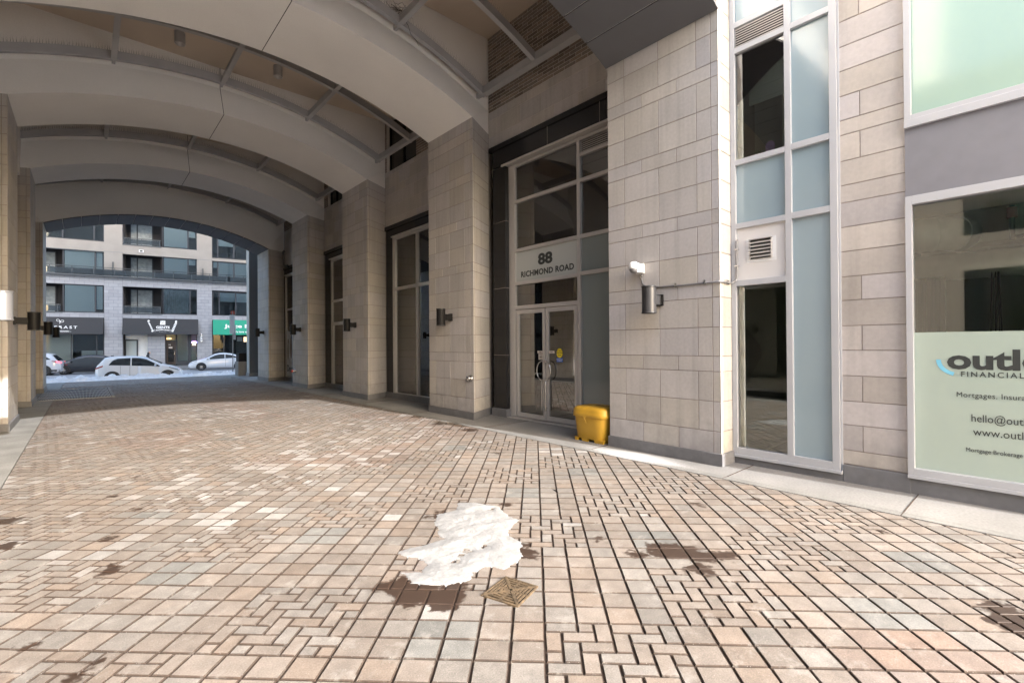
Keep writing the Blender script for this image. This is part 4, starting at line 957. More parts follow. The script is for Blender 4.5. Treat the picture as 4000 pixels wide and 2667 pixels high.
# bird nest twigs on the steel
b = MB()
for i in range(60):
    x, y, z = 4.55+random.uniform(-.14, .14), 8.27+random.uniform(-.08, .08), 7.98+random.uniform(0, .12); d = Vector((random.uniform(-1, 1), random.uniform(-.6, .6), random.uniform(-.5, .5))).normalized()*random.uniform(.08, .2)
    b.tube([(x, y, z), (x+d.x*.5, y+d.y*.5, z+d.z*.5+.01), (x+d.x, y+d.y, z+d.z)], .003, 4)
b.tube([(4.57, 8.2, 8.0), (4.58, 8.18, 7.85), (4.65, 8.15, 7.75), (4.7, 8.14, 7.6), (4.82, 8.12, 7.5), (4.86, 8.12, 7.42)], [.006, .005, .005, .004, .004, .002], 5)
tag(b.build('bird_nest', 'black'), 'scraggly nest of dark twigs caught on the steel frame overhead', 'bird nest')

# ------------------------------------------------------------------ yellow bin
def bin_():
    cx_, cy_ = 6.33, 4.97; o = empty('grit_bin', (cx_, cy_, 0)); tag(o, 'yellow plastic grit bin with a lid standing beside the entrance door', 'bin')
    def ring(hx, hy, z, n=40, p=5.):
        r = []
        for k in range(n):
            a = 2*pi*k/n; c, s = cos(a), sin(a); q = (abs(c)**p+abs(s)**p)**(-1/p); r.append((cx_+hx*q*c, cy_+hy*q*s, z))
        return r
    def loft(b, rings):
        n = len(rings[0]); pts = [p for r in rings for p in r]
        b.add(pts, [(i*n+k, i*n+(k+1) % n, (i+1)*n+(k+1) % n, (i+1)*n+k) for i in range(len(rings)-1) for k in range(n)], smooth=True)
        b.add(rings[0], [tuple(range(n))[::-1]]); b.add(rings[-1], [tuple(range(n))])
    b = MB(); loft(b, [ring(.235, .29, .045), ring(.238, .293, .05), ring(.27, .33, .44)])
    for (s0, s1) in ((-.287, -.12), (.03, .14), (.235, .287)):    # feet between fork slots
        b.add([(cx_-.232, cy_+s0, 0), (cx_-.232, cy_+s1, 0), (cx_-.236, cy_+s1+.012, .05), (cx_-.236, cy_+s0-.012, .05), (cx_+.232, cy_+s0, 0), (cx_+.232, cy_+s1, 0), (cx_+.236, cy_+s1+.012, .05), (cx_+.236, cy_+s0-.012, .05)],
              [(0, 1, 2, 3), (4, 5, 6, 7), (0, 1, 5, 4), (1, 2, 6, 5), (3, 2, 6, 7), (0, 3, 7, 4)])
    b.build('bin_body', 'yellow', o)
    b = MB(); loft(b, [ring(.285, .345, .40), ring(.292, .352, .405), ring(.292, .352, .465), ring(.286, .346, .475), ring(.288, .348, .51), ring(.27, .33, .545), ring(.24, .3, .56), ring(.17, .2, .568), ring(.05, .05, .57)]); lo = b.build('lid', 'yellow', o)
    b = MB(); b.add([(cx_-.296, cy_+.07, .455), (cx_-.296, cy_-.02, .455), (cx_-.296, cy_+.02, .37), (cx_-.296, cy_+.05, .37)], [(0, 1, 2, 3)]); b.tube([(cx_-.297, cy_+.04, .40), (cx_-.295, cy_+.025, .36), (cx_-.283, cy_+.01, .31)], .004, 5); b.build('latch', 'yellow', o)
    b = MB(); z = .5725
    b.add([(cx_-.03, cy_-.2, z-.003), (cx_-.03, cy_+.2, z-.003), (cx_-.008, cy_+.2, z-.003), (cx_-.008, cy_-.2, z-.003)], [(0, 1, 2, 3)])
    b.add([(cx_-.03, cy_-.02, z), (cx_-.03, cy_+.03, z), (cx_+.1, cy_+.03, z), (cx_+.1, cy_-.02, z)], [(0, 1, 2, 3)])
    for k in range(10): y = cy_-.19+k*.04; b.add([(cx_-.1, y, z-.006), (cx_-.1, y+.022, z-.006), (cx_-.06, y+.028, z-.003), (cx_-.06, y+.006, z-.003)], [(0, 1, 2, 3)])
    b.build('lid_print', 'brownink', lo)
bin_()

# ------------------------------------------------------------------ across the street
SC = 1.13
FU = Vector((1, -.17, 0)).normalized(); FN = Vector((-.17, -1, 0)).normalized()
def FP(X, off, Z):
    p = Vector((X, 49.6-.17*X, Z)); c = Vector((0, 0, CH)); q = c+(p-c)*SC; q = q+FN*off; return (q.x, q.y, q.z)
fb = empty('apartment_building', FP(3, 0, -.2)); tag(fb, 'grey stone and brick apartment building across the street with shops below', 'building')
M['fstone'] = mat('street_stone', rough=.85, attr=True, n=((3, .05, 4),)); M['fbrick'] = mat('street_brick', (.30, .28, .26), .9, n=((1.2, .06, 4), (60, .1, 2)))
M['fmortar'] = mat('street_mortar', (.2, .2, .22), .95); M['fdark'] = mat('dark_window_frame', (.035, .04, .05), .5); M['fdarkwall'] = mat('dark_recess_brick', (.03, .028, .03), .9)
M['fglass'] = glass('street_glass', (.82, .87, .9), 1.45, 0, .0); M['blind'] = mat('pale_blind', (.50, .56, .57), .7); M['curtain'] = mat('grey_curtain', (.3, .33, .34), .8, n=((4, .2, 2),))
M['ledge'] = mat('dark_ledge', (.07, .08, .09), .6)
def fbox(b, x0, x1, o0, o1, z0, z1): return b.box(x0, x1, o0, o1, z0, z1)
NB = lambda: MB(FP)
core = NB()
for (a, c) in ((-12.0, -6.5), (1.10, 2.22), (7.12, 8.2), (12.5, 14)): core.box(a, c, -.5, -.012, -1.2, 13.5)
for (z0, z1) in ((3.88, 4.25), (6.42, 7.14)):
    for (a, c) in ((-6.5, 1.1), (2.22, 7.12), (8.2, 12.5)): core.box(a, c, -.5, -.012, z0, z1)
core.box(3.78, 4.92, -.5, -.012, -1, 2.75)
core.build('wall', 'fmortar', fb)
fs_ = NB()
def fblocks(x0, x1, z0, z1, o=-.012, bh=.265, bw=.56, ph=0):
    z = z0; i = ph
    while z < z1-.03:
        zt = min(z+bh, z1); js = [x0]; x = x0+(bw*.5 if i % 2 else bw)
        while x < x1-.08: js.append(x); x += bw
        js.append(x1)
        for a, c in zip(js[:-1], js[1:]):
            g = .009; t = 1+random.uniform(-.07, .07)
            fs_.add([(a+g, o, z+g), (c-g, o, z+g), (c-g, o, zt-g), (a+g, o, zt-g), (a+g, o+.015, z+g), (c-g, o+.015, z+g), (c-g, o+.015, zt-g), (a+g, o+.015, zt-g)],
                    [(4, 5, 6, 7), (0, 1, 5, 4), (1, 2, 6, 5), (2, 3, 7, 6), (3, 0, 4, 7)], (.33*t, .34*t, .375*t))
        z = zt; i += 1
for (a, c) in ((1.10, 2.22), (7.12, 8.2)): fblocks(a, c, -.8, 7.14)
for (a, c) in ((-6.5, 1.1), (2.22, 7.12), (8.2, 12.5)): fblocks(a, c, 3.88, 4.25); fblocks(a, c, 6.42, 7.14, ph=1)
fblocks(3.78, 4.92, -.2, 2.75)
fs_.build('stone_facing', 'fstone', fb)
br = NB()
for (a, c) in ((1.10, 2.22), (7.12, 8.2)): br.box(a, c, -.4, .003, 7.14, 13.5)
br.box(-6.5, 1.1, -.4, -.005, 9.08, 9.86); br.box(2.22, 7.12, -.4, -.005, 9.03, 9.8); br.box(8.2, 12.5, -.4, -.03, 9.0, 9.25)
br.box(-6.5, 12.5, -.4, -.005, 11.9, 13.5)
br.build('brickwork', 'fbrick', fb)
jn = NB(); jn.box(1.1, 2.22, .0, .008, 9.1, 9.13); jn.box(7.12, 8.2, .0, .008, 9.0, 9.03); jn.build('joint', 'fmortar', fb)
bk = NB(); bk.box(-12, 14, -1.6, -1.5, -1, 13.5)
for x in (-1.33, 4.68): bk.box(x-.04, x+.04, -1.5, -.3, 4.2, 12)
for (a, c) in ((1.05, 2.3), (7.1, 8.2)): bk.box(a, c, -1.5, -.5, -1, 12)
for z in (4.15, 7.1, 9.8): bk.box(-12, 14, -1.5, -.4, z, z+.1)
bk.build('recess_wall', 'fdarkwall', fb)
# windows
def fwin(x0, x1, z0, z1, div, off=-.1, fill='blind', frac=1., louv=False, lab=None):
    b = NB(); f = .06
    b.box(x0, x1, off-.08, off, z0, z0+f); b.box(x0, x1, off-.08, off, z1-f, z1); b.box(x0, x0+f, off-.08, off, z0+f, z1-f); b.box(x1-f, x1, off-.08, off, z0+f, z1-f)
    for d in div: b.box(d-.05, d+.05, off-.08, off+.01, z0+f, z1-f)
    o = b.build('window', 'fdark', fb)
    NB().box(x0+f, x1-f, off-.05, off-.04, z0+f, z1-f).build('pane', 'fglass', o)
    ds = [x0+f]+list(div)+[x1-f]
    if fill:
        c = NB()
        if fill == 'curtain':
            n = 40; a0, a1 = ds[0]+.03, ds[1]-.05
            pts = [(a0+(a1-a0)*i/n, off-.14+.025*sin(i*1.9), z) for z in (z0+f, z1-f) for i in range(n+1)]
            c.add(pts, [(i, i+1, n+1+i+1, n+1+i) for i in range(n)])
        else: 
            for k in range(len(ds)-1):
                fr_ = frac if not isinstance(frac, (list, tuple)) else frac[k % len(frac)]
                if fr_ > 0: c.box(ds[k]+.04, ds[k+1]-.05, off-.09, off-.08, z1-f-(z1-z0-2*f)*fr_, z1-f)
        c.build('blind', fill, o)
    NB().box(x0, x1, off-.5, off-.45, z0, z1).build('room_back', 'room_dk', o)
    return o
def fdoor(x0, x1, z0, z1, split):
    b = NB(); f = .07; off = -1.4
    for (a, c) in ((x0, x0+f), (split-.04, split+.04), (x1-f, x1)): b.box(a, c, off-.05, off, z0, z1)
    b.box(x0, x1, off-.05, off, z1-f, z1)
    o = b.build('balcony_door', 'fdark', fb); NB().box(x0+f, x1-f, off-.04, off-.03, z0, z1-f).build('pane', 'curtain', o)
fwin(-1.3, 1.1, 4.27, 6.42, [.57], fill='blind', frac=(1., .9)); fwin(4.77, 7.12, 4.27, 6.42, [6.63], fill='curtain'); fwin(8.24, 12.5, 4.25, 6.32, [8.72, 9.95, 11.2], fill='blind', frac=(0., .4, .4, .3))
fwin(-1.3, 1.1, 7.3, 9.08, [.57], fill='blind', frac=(1., .8)); fwin(4.77, 7.12, 7.3, 9.03, [6.5], fill='blind', frac=(1., .3)); fwin(8.2, 12.5, 7.2, 8.97, [8.62, 9.82, 11.1], fill='blind', frac=(.3, .95, .9, .5))
fwin(-2.6, 1.1, 9.9, 11.9, [-1.3, .5], fill='blind', frac=(.4, .25, .2)); fwin(4.77, 7.12, 9.8, 11.9, [6.5], fill='blind', frac=(.97, .5)); fwin(8.2, 12.5, 9.3, 11.9, [8.62, 9.82, 11.1], fill='blind', frac=(.3, .6, .3, .2))
for z0, z1 in ((4.27, 6.35), (7.2, 9.0), (9.9, 11.8)): fdoor(-6.2, -1.9, z0, z1, -3.9); fdoor(2.55, 4.05, z0, z1, 3.02)
ld = NB(); ld.box(-7, 12.5, 0, .28, 7.09, 7.2); ld.box(-7, -1.3, -.05, .02, 4.2, 4.3); ld.box(2.22, 4.7, -.05, .03, 4.2, 4.3); ld.box(2.22, 4.7, -.05, .03, 9.75, 9.85)
ld.box(-6.5, 1.1, -.02, .02, 9.03, 9.09); ld.build('ledge', 'ledge', fb)
M['railglass'] = glass('balcony_glass', (.4, .43, .45), 1.5, 0, .06)
def rail(x0, x1, z0, z1, off, step, mid=.1):
    b = NB(); b.box(x0, x1, off-.02, off+.02, z1-.03, z1+.01); b.box(x0, x1, off-.012, off+.012, z1-mid-.02, z1-mid); x = x0+.02
    while x <= x1: b.box(x-.02, x+.02, off-.015, off+.015, z0, z1-.03); x += step
    o = b.build('railing', 'ledge', fb); NB().box(x0, x1, off-.006, off, z0+.04, z1-mid-.04).build('pane', 'railglass', o)
rail(-7, 12.5, 7.2, 7.82, .2, 1.25, .13); rail(-6.4, -1.4, 4.3, 4.85, .0, 2.4, .06); rail(2.26, 4.66, 4.3, 4.87, .0, 2.35, .06); rail(2.26, 4.66, 9.85, 10.35, .0, 1.15, .06)
dv = NB(); dv.box(1.62, 1.67, .02, .18, 7.2, 8.3); dv.box(7.52, 7.58, .02, .18, 7.2, 8.25); dv.build('divider_screen', 'ledge', fb)
v = NB(); v.box(3.25, 3.55, .0, .05, 9.25, 9.45); vo_ = v.build('vent', 'white', fb); NB().box(3.31, 3.49, .05, .055, 9.29, 9.41).build('vent_opening', 'room_dk', vo_)
v = NB(); v.box(1.5, 1.68, .0, .05, .78, .9); v.build('meter_box', 'fdark', fb)
# ground floor shopfronts
M['warm'] = mat('warm_lamp', (1, .7, .35), .5, emit=(1, .62, .25), es=1.6); M['neon'] = mat('red_neon', (1, .1, .2), .5, emit=(1, .08, .25), es=4); M['bluen'] = mat('blue_neon', (.3, .3, 1), .5, emit=(.3, .25, 1), es=3)
M['menu'] = mat('lit_menu_board', (.9, .7, .45), .5, emit=(.9, .6, .35), es=.5)
def shop(x0, x1, z0, z1, div, off=-.2, par=None):
    b = NB(); f = .06
    b.box(x0, x1, off-.06, off, z0, z0+.25); b.box(x0, x1, off-.06, off, z1-f, z1); b.box(x0, x0+f, off-.06, off, z0+.25, z1-f); b.box(x1-f, x1, off-.06, off, z0+.25, z1-f)
    for d in div: b.box(d-.04, d+.04, off-.06, off+.01, z0+.25, z1-f)
    o = b.build('shop_window', 'fdark', fb); NB().box(x0, x1, off-.04, off-.03, z0+.25, z1-f).build('pane', 'fglass', o); return o
shop(-6.5, 1.07, -.1, 2.9, [-4, -.84, .62]); shop(8.22, 12.5, .0, 2.9, [9.05, 10.9])
NB().box(2.22, 3.78, -.9, -.8, -.6, 2.9).build('recess_stone', 'fstone', fb)
o = NB().box(2.27, 2.35, -.8, -.72, -.1, 2.17).box(3.02, 3.1, -.8, -.72, -.1, 2.17).box(2.35, 3.02, -.8, -.72, 2.07, 2.17).box(2.35, 3.02, -.8, -.72, -.1, .3).build('side_door', 'fdark', fb)
NB().box(2.35, 3.02, -.78, -.77, .3, 2.07).build('pane', 'blind', o)
o = NB().box(4.93, 5.0, -.45, -.38, 0, 2.72).box(5.62, 5.74, -.45, -.38, 0, 2.72).box(6.45, 6.7, -.45, -.3, 0, 2.75).box(7.05, 7.12, -.45, -.38, 0, 2.72).box(5.0, 7.1, -.45, -.38, 2.6, 2.72).box(5.0, 5.62, -.45, -.38, 2.0, 2.1).box(5.74, 7.1, -.45, -.38, 0, .35).build('shop_window', 'fdark', fb)
NB().box(5.74, 7.1, -.42, -.41, .35, 2.6).box(5.0, 5.62, -.42, -.41, 2.1, 2.6).build('pane', 'fglass', o)
M['doorb'] = mat('dark_brown_door', (.05, .035, .03), .5)
d = NB(); d.box(5.0, 5.62, -.42, -.37, .1, 2.0); do_ = d.build('shop_door', 'doorb', fb)
NB().box(5.1, 5.5, -.37, -.365, .3, 1.5).build('pane', 'fglass', do_)
def ftext(s_, size, X, Z, off, m, par, bold=0., **k):
    return text(s_, size*SC, FP(X, off, Z), FU, (0, 0, 1), m, par, 'lettering', .004, bold, **k)
ftext('93', .17, 5.13, 1.66, -.365, 'txtw', do_)
NB().box(5.15, 5.4, -.366, -.362, 1.42, 1.56).build('notice', 'paper', do_)
NB().box(5.52, 5.55, -.37, -.33, .9, 1.2).build('handle', 'chrome', do_)
def signobj(name, geo, m, lab, cat='sign', group=None): o = geo.build(name, m); tag(o, lab, cat, group); return o
b = NB()
for i in range(4): b.box(4.95+i*.1, 5.0+i*.1, -.8, -.7, 2.2, 2.3)
signobj('shop_lamp', b, 'warm', 'row of warm glowing lamps above the door numbered 93', 'lamp')
b = NB(); b.tube([(6.9+.19*cos(2*pi*k/20), -.36, 1.93+.07*sin(2*pi*k/20)) for k in range(20)], .012, 6, closed=True); o = signobj('neon_sign', b, 'bluen', 'oval red and blue neon OPEN sign in the barber shop window', 'neon sign')
text('OPEN', .115, FP(6.9, -.36, 1.895), FU, (0, 0, 1), 'neon', o, 'lettering', .003, .003, 'CENTER')
NB().box(6.79, 6.87, -.36, -.355, 1.68, 1.77).box(6.93, 7.01, -.36, -.355, 1.68, 1.77).build('light_panel', 'warm', o)
signobj('menu_board', NB().box(10.55, 11.0, -.34, -.3, 1.95, 2.4), 'menu', 'glowing orange menu poster inside the green signed juice shop', 'poster')
signobj('framed_poster', NB().box(10.05, 10.45, -.34, -.3, 2.0, 2.4), 'paper', 'small grey framed poster beside the glowing menu in the juice shop', 'poster')
# interiors
NB().box(-6.5, -.9, -1.2, -1.1, -.1, 3).build('shop_wall', 'room', fb); NB().box(-.4, 1.0, -1.2, -1.15, .2, 1.3).build('shop_wall', 'frost_light', fb)
NB().box(4.9, 7.1, -1.5, -1.3, 0, 3).build('shop_wall', 'room_lt', fb)
# awnings
M['awnb'] = mat('charcoal_awning', (.022, .023, .027), .7); M['awng'] = mat('green_awning', (.0, .26, .16), .6)
def awning(x0, x1, m, lab, z0=2.6, z1=3.88, o1=.55):
    b = NB(); b.add([(x0, 0.02, z1), (x1, .02, z1), (x1, o1, z0), (x0, o1, z0), (x0, .02, z0), (x1, .02, z0), (x0, o1, z0-.04), (x1, o1, z0-.04)], [(0, 1, 2, 3), (0, 3, 4), (1, 5, 2), (3, 2, 7, 6), (0, 4, 5, 1)])
    o = b.build('shop_awning', m); tag(o, lab, 'awning', 'awnings over the shops across the street'); return o
def AP(X, Z, z0=2.6, z1=3.88, o1=.55):
    t = (z1-Z)/(z1-z0); return FP(X, .02+(o1-.02)*t+.012, Z)
AU = (Vector(FP(0, .02, 3.88))-Vector(FP(0, .55, 2.6))).normalized()
def at(s_, size, X, Z, m, par, bold=0., **k):
    if 'fit' in k: k['fit'] = (k['fit'][0], k['fit'][1]*SC/1.06)
    return text(s_, size*SC, AP(X, Z), FU, AU, m, par, 'lettering', .004, bold, **k)
aw = awning(-6.4, 1.08, 'awnb', 'charcoal awning with a white leaf logo, leftmost shop across the street')
at('MODERAST', .3, -.42, 3.0, 'txtw', aw, .002, space=1.42, align='RIGHT', fit=('DERAST', 1.72)); at('- ORGANIC -', .15, -1.62, 2.74, 'txtw', aw, .002, fit=('- ORGANIC -', .93))
MX = MB()
def apath(pts, r=.014): MX.tube([AP(x, z) for x, z in pts], r, 6)
def leaf(cx_, cz_, a, L=.2, W=.075):
    pts = []
    for k in range(17):
        t = 2*pi*k/16; u = L/2*cos(t); v_ = W*sin(t)*(abs(cos(t/2)) if 0 else 1)
        pts.append((cx_+u*cos(a)-v_*sin(a), cz_+u*sin(a)+v_*cos(a)))
    apath(pts)
leaf(-1.52, 3.62, -.55); leaf(-1.3, 3.55, .35); apath([(-1.41, 3.36), (-1.41, 3.5), (-1.44, 3.58)]); apath([(-1.41, 3.48), (-1.36, 3.52)])
MX.build('leaf_logo', 'txtw', aw)
aw = awning(2.24, 7.2, 'awnb', 'charcoal barber shop awning with white scissors and barber poles')
at('GENTS', .27, 4.36, 3.08, 'txtw', aw, .008, fit=('GENTS', .95)); at('BARBER SHOP', .13, 4.37, 2.9, 'txtw', aw, .001, fit=('BARBER SHOP', .95), curve=lambda x: .05*sin(min(1, max(0, x/.95))*pi))
MX = MB(); apath([(4.2, 2.95), (4.3, 2.8), (4.4, 2.86), (4.8, 2.93), (5.2, 2.86), (5.3, 2.8), (5.4, 2.95)], .01)
apath([(4.2, 2.95), (4.28, 2.97), (4.34, 2.9)], .01); apath([(5.4, 2.95), (5.32, 2.97), (5.26, 2.9)], .01)
for k in range(5): MX.lathe([(0, .01), (.025, 0), (0, -.01)], AP(4.6+k*.1, 2.8), 'y', 5)
for (xa, za, xb, zb) in ((3.87, 3.6, 4.14, 2.92), (5.68, 3.6, 5.46, 2.92)):
    for t in range(6):
        a = t/6; x = xa+(xb-xa)*a; z = za+(zb-za)*a; x2 = xa+(xb-xa)*(a+.1); z2 = za+(zb-za)*(a+.1)
        MX.add([AP(x-.07, z+.02), AP(x+.07, z-.06), AP(x2+.07, z2-.06), AP(x2-.07, z2+.02)], [(0, 1, 2, 3)])
    for (x, z) in ((xa, za+.07), (xb, zb-.08)): MX.lathe([(0, .02), (.07, .015), (.09, 0), (.07, -.015), (0, -.02)], AP(x, z), 'y', 12)
MX.build('barber_pole_logo', 'txtw', aw)
MX = MB(); MX.add([AP(4.62, 3.38), AP(4.96, 3.38), AP(4.95, 3.72), AP(4.64, 3.72)], [(0, 1, 2, 3)]); MX.build('logo_square', 'txtw', aw)
MX = MB()
def AP2(x, z): p = Vector(AP(x, z))+FN*.02; return tuple(p)
for sg in (-1, 1): MX.tube([AP2(4.79-.08*sg, 3.42), AP2(4.79+.06*sg, 3.62)], .01, 5); MX.tube([AP2(4.79+.085*sg+.035*cos(k*pi/5), 3.655+.035*sin(k*pi/5)) for k in range(10)], .008, 5, closed=True)
MX.build('scissors_logo', 'txt', aw)
aw = awning(8.25, 12.6, 'awng', 'bright green juice shop awning with white words')
at('Juice Bar', .44, 9.15, 3.2, 'txtw', aw, .014, fit=('Juice', 1.42)); at('We love what we do', .25, 9.75, 2.76, 'txtw', aw, .003, fit=('We love wh', 1.22))
# wall barber pole
o = empty('barber_pole', FP(7.41, .2, 2.3)); tag(o, 'striped barber pole mounted on the stone pier beside the barber shop', 'barber pole')
X, Y, Z = FP(7.41, .2, 2.0)
b = MB(); b.cyl((X, Y), .1, Z, Z+.6, 20); b.build('striped_cylinder', 'txtw', o)
b = MB()
for s_ in range(4):
    for k in range(10):
        a0 = -pi+k*pi/10*1.2; a1 = a0+pi/10*1.2; z0 = Z+.02+s_*.15+k*.018; z1 = z0+.018
        P = lambda a, z: (X+.102*cos(a), Y+.102*sin(a), z)
        b.add([P(a0, z0), P(a1, z1), P(a1, z1+.055), P(a0, z0+.055)], [(0, 1, 2, 3)])
b.build('stripe', 'navy', o)
b = MB(); b.cyl((X, Y), .115, Z-.06, Z, 20); b.cyl((X, Y), .115, Z+.6, Z+.65, 20); b.lathe([(.0, .12), (.06, .105), (.09, .06), (.1, 0)], (X, Y, Z+.65), n=20); b.box(X-.03, X+.03, Y, Y+.25, Z+.2, Z+.3); b.build('cap', 'chrome', o)

# ------------------------------------------------------------------ cars
M['wpaint'] = mat('white_car_paint', (.62, .64, .68), .3, coat=.6); M['spaint'] = mat('silver_white_paint', (.5, .52, .56), .3, coat=.6); M['kpaint'] = mat('black_car_paint', (.012, .012, .015), .22, coat=.8)
M['tyre'] = mat('tyre', (.02, .02, .02), .8); M['rim'] = mat('alloy_rim', (.35, .35, .36), .35, metal=.7); M['cglass'] = mat('car_glass', (.012, .014, .017), .08, spec=.8)
M['trim'] = mat('black_plastic', (.02, .02, .022), .6); M['tail'] = mat('red_tail_lamp', (.25, .01, .015), .2); M['brake'] = mat('lit_brake_lamp', (.9, .1, .1), .3, emit=(1, .05, .08), es=1.2); M['head'] = mat('head_lamp', (.4, .42, .45), .12, metal=.3); M['plate'] = mat('licence_plate', (.6, .6, .62), .5)
def interp(tab, x):
    if x <= tab[0][0]: return tab[0][1]
    for (a, b), (c, d) in zip(tab[:-1], tab[1:]):
        if x <= c: t = (x-a)/(c-a); return b+(d-b)*t
    return tab[-1][1]
def car(pos, yaw, L, W, top, belt, wheels, win, paint, label, shield, rearg, lamps, wr=.31, clad_=False, brake=False, cat='car'):
    """local x forward (front = +x), origin centre. top: silhouette table; belt: beltline"""
    o = empty('parked_car', pos); tag(o, label, cat, 'cars on the street')
    o.rotation_euler = (0, 0, yaw); Mx = Matrix.Translation(pos) @ Matrix.Rotation(yaw, 4, 'Z')
    def xf(x, y, z): return tuple(Mx @ Vector((x, y, z)))
    hw = W/2
    def plan(x): t = abs(x)/(L/2); return hw*(1-.20*max(0, (t-.72)/.28)**2.2)
    zb = .19
    def section(x):
        zt = interp(top, x); be = min(interp(belt, x), zt-.015); w_ = plan(x); hgt = zt-be
        tum = .15*min(1, hgt/.45)  # tumblehome
        yr = w_-.03-tum-.02*min(1, hgt/.3)
        nose = max(0, (abs(x)/(L/2)-.93)/.07)
        z0 = zb+.12*nose
        return [(w_*.9, z0), (w_*.985, z0+.09), (w_, .5), (w_*.995, max(.5, be-.14)), (w_*.965, be), ((w_-.02)*.4+yr*.6+.0, be+hgt*.62), (yr, zt-.055*min(1, hgt/.3)-.01), (yr-.08, zt-.015), (yr*.5, zt+.0), (0, zt+.01)]
    xs = sorted(set([-L/2, -L/2+.04, -L/2+.1, L/2-.1, L/2-.04, L/2]+[p[0] for p in top]+[-L/2+L*i/36 for i in range(37)]))
    secs = [section(x) for x in xs]
    b = MB(xf); pts = []; n = len(secs[0])
    full = []
    for x, s in zip(xs, secs):
        row = [(x, y, z) for y, z in s]+[(x, -y, z) for y, z in s[::-1][1:]]; full.append(row)
    k = len(full[0]); pts = [p for r in full for p in r]
    fs = [(i*k+j, i*k+j+1, (i+1)*k+j+1, (i+1)*k+j) for i in range(len(xs)-1) for j in range(k-1)]+[(i*k+k-1, i*k, (i+1)*k, (i+1)*k+k-1) for i in range(len(xs)-1)]
    b.add(pts, fs, smooth=True); b.add(full[0], [tuple(range(k))]); b.add(full[-1], [tuple(range(k))[::-1]])
    b.build('body', paint, o)
    def yat(x, z):
        s = section(x)
        for (y0, z0), (y1, z1) in zip(s[:-1], s[1:]):
            if z0 <= z <= z1+1e-6: return y0+(y1-y0)*((z-z0)/(z1-z0+1e-6))
        return s[-4][0]
    def patch(poly_top, poly_bot, xr, m, nm, side, eps=.006, nx=14, nz=4):
        """area between two tables over x range on the side surface"""
        g = MB(xf); P = []
        for i in range(nx+1):
            x = xr[0]+(xr[1]-xr[0])*i/nx; z0 = interp(poly_bot, x); z1 = max(z0+.002, interp(poly_top, x))
            for j in range(nz+1):
                z = z0+(z1-z0)*j/nz; P.append((x, side*(yat(x, z)+eps), z))
        g.add(P, [(i*(nz+1)+j, i*(nz+1)+j+1, (i+1)*(nz+1)+j+1, (i+1)*(nz+1)+j) for i in range(nx) for j in range(nz)], smooth=True)
        return g.build(nm, m, o)
    for side in (1, -1):
        for (xr, tt, bb) in win: patch(tt, bb, xr, 'cglass', 'side_window', side)
        for (xr, tt, bb, mm, nm) in lamps: patch(tt, bb, xr, mm, nm, side, .01, 6, 3)
        # shut line, sill
        g = MB(xf)
        for xd in (win[0][0][1]-.02 if len(win) > 1 else 0, -.9*L/4):
            for j in range(8):
                z = .3+(interp(belt, xd)-.32)*j/8; z2 = z+(interp(belt, xd)-.32)/8
                g.add([(xd, side*(yat(xd, z)+.004), z), (xd+.012, side*(yat(xd, z)+.004), z), (xd+.012, side*(yat(xd, z2)+.004), z2), (xd, side*(yat(xd, z2)+.004), z2)], [(0, 1, 2, 3)])
        g.build('door_gap', 'trim', o)
        if clad_: patch([(-L/2, .42), (L/2, .42)], [(-L/2, .24), (L/2, .24)], (-L/2+.05, L/2-.05), 'trim', 'side_cladding', side, .012, 20, 2)
        g = MB(xf); xm = shield[0]-.28; zm = interp(belt, xm)+.07
        g.lathe([(0, -.05), (.06, -.04), (.085, 0), (.06, .04), (0, .05)], (xm, side*(hw+.07), zm), 'x', 14); g.box(xm-.02, xm+.02, side*(hw-.06), side*(hw+.03), zm-.03, zm); g.build('mirror', paint, o)
    def tops(x0, x1, m, nm):
        g = MB(xf); P = []; nx = 6; ny = 8
        for i in range(nx+1):
            x = x0+(x1-x0)*i/nx; s = section(x); yr = s[6][0]-.03
            for j in range(ny+1):
                t = -1+2*j/ny; y = yr*t; ay = abs(y)
                z = None
                for (ya, za), (yb, zb_) in zip(s[6:-1], s[7:]):
                    if yb <= ay <= ya+1e-6: z = za+(zb_-za)*((ay-ya)/(yb-ya-1e-9))
                if z is None: z = s[6][1]
                P.append((x, y, z+.008))
        g.add(P, [(i*(ny+1)+j, i*(ny+1)+j+1, (i+1)*(ny+1)+j+1, (i+1)*(ny+1)+j) for i in range(nx) for j in range(ny)], smooth=True); g.build(nm, m, o)
    tops(shield[0], shield[1], 'cglass', 'windscreen'); tops(rearg[0], rearg[1], 'cglass', 'rear_window')
    g = MB(xf); g.box(L/2-.03, L/2+.012, -.35, .35, .3, .46); g.box(-L/2-.006, -L/2+.03, -.26, .26, .5, .62); g.build('grille', 'trim', o)
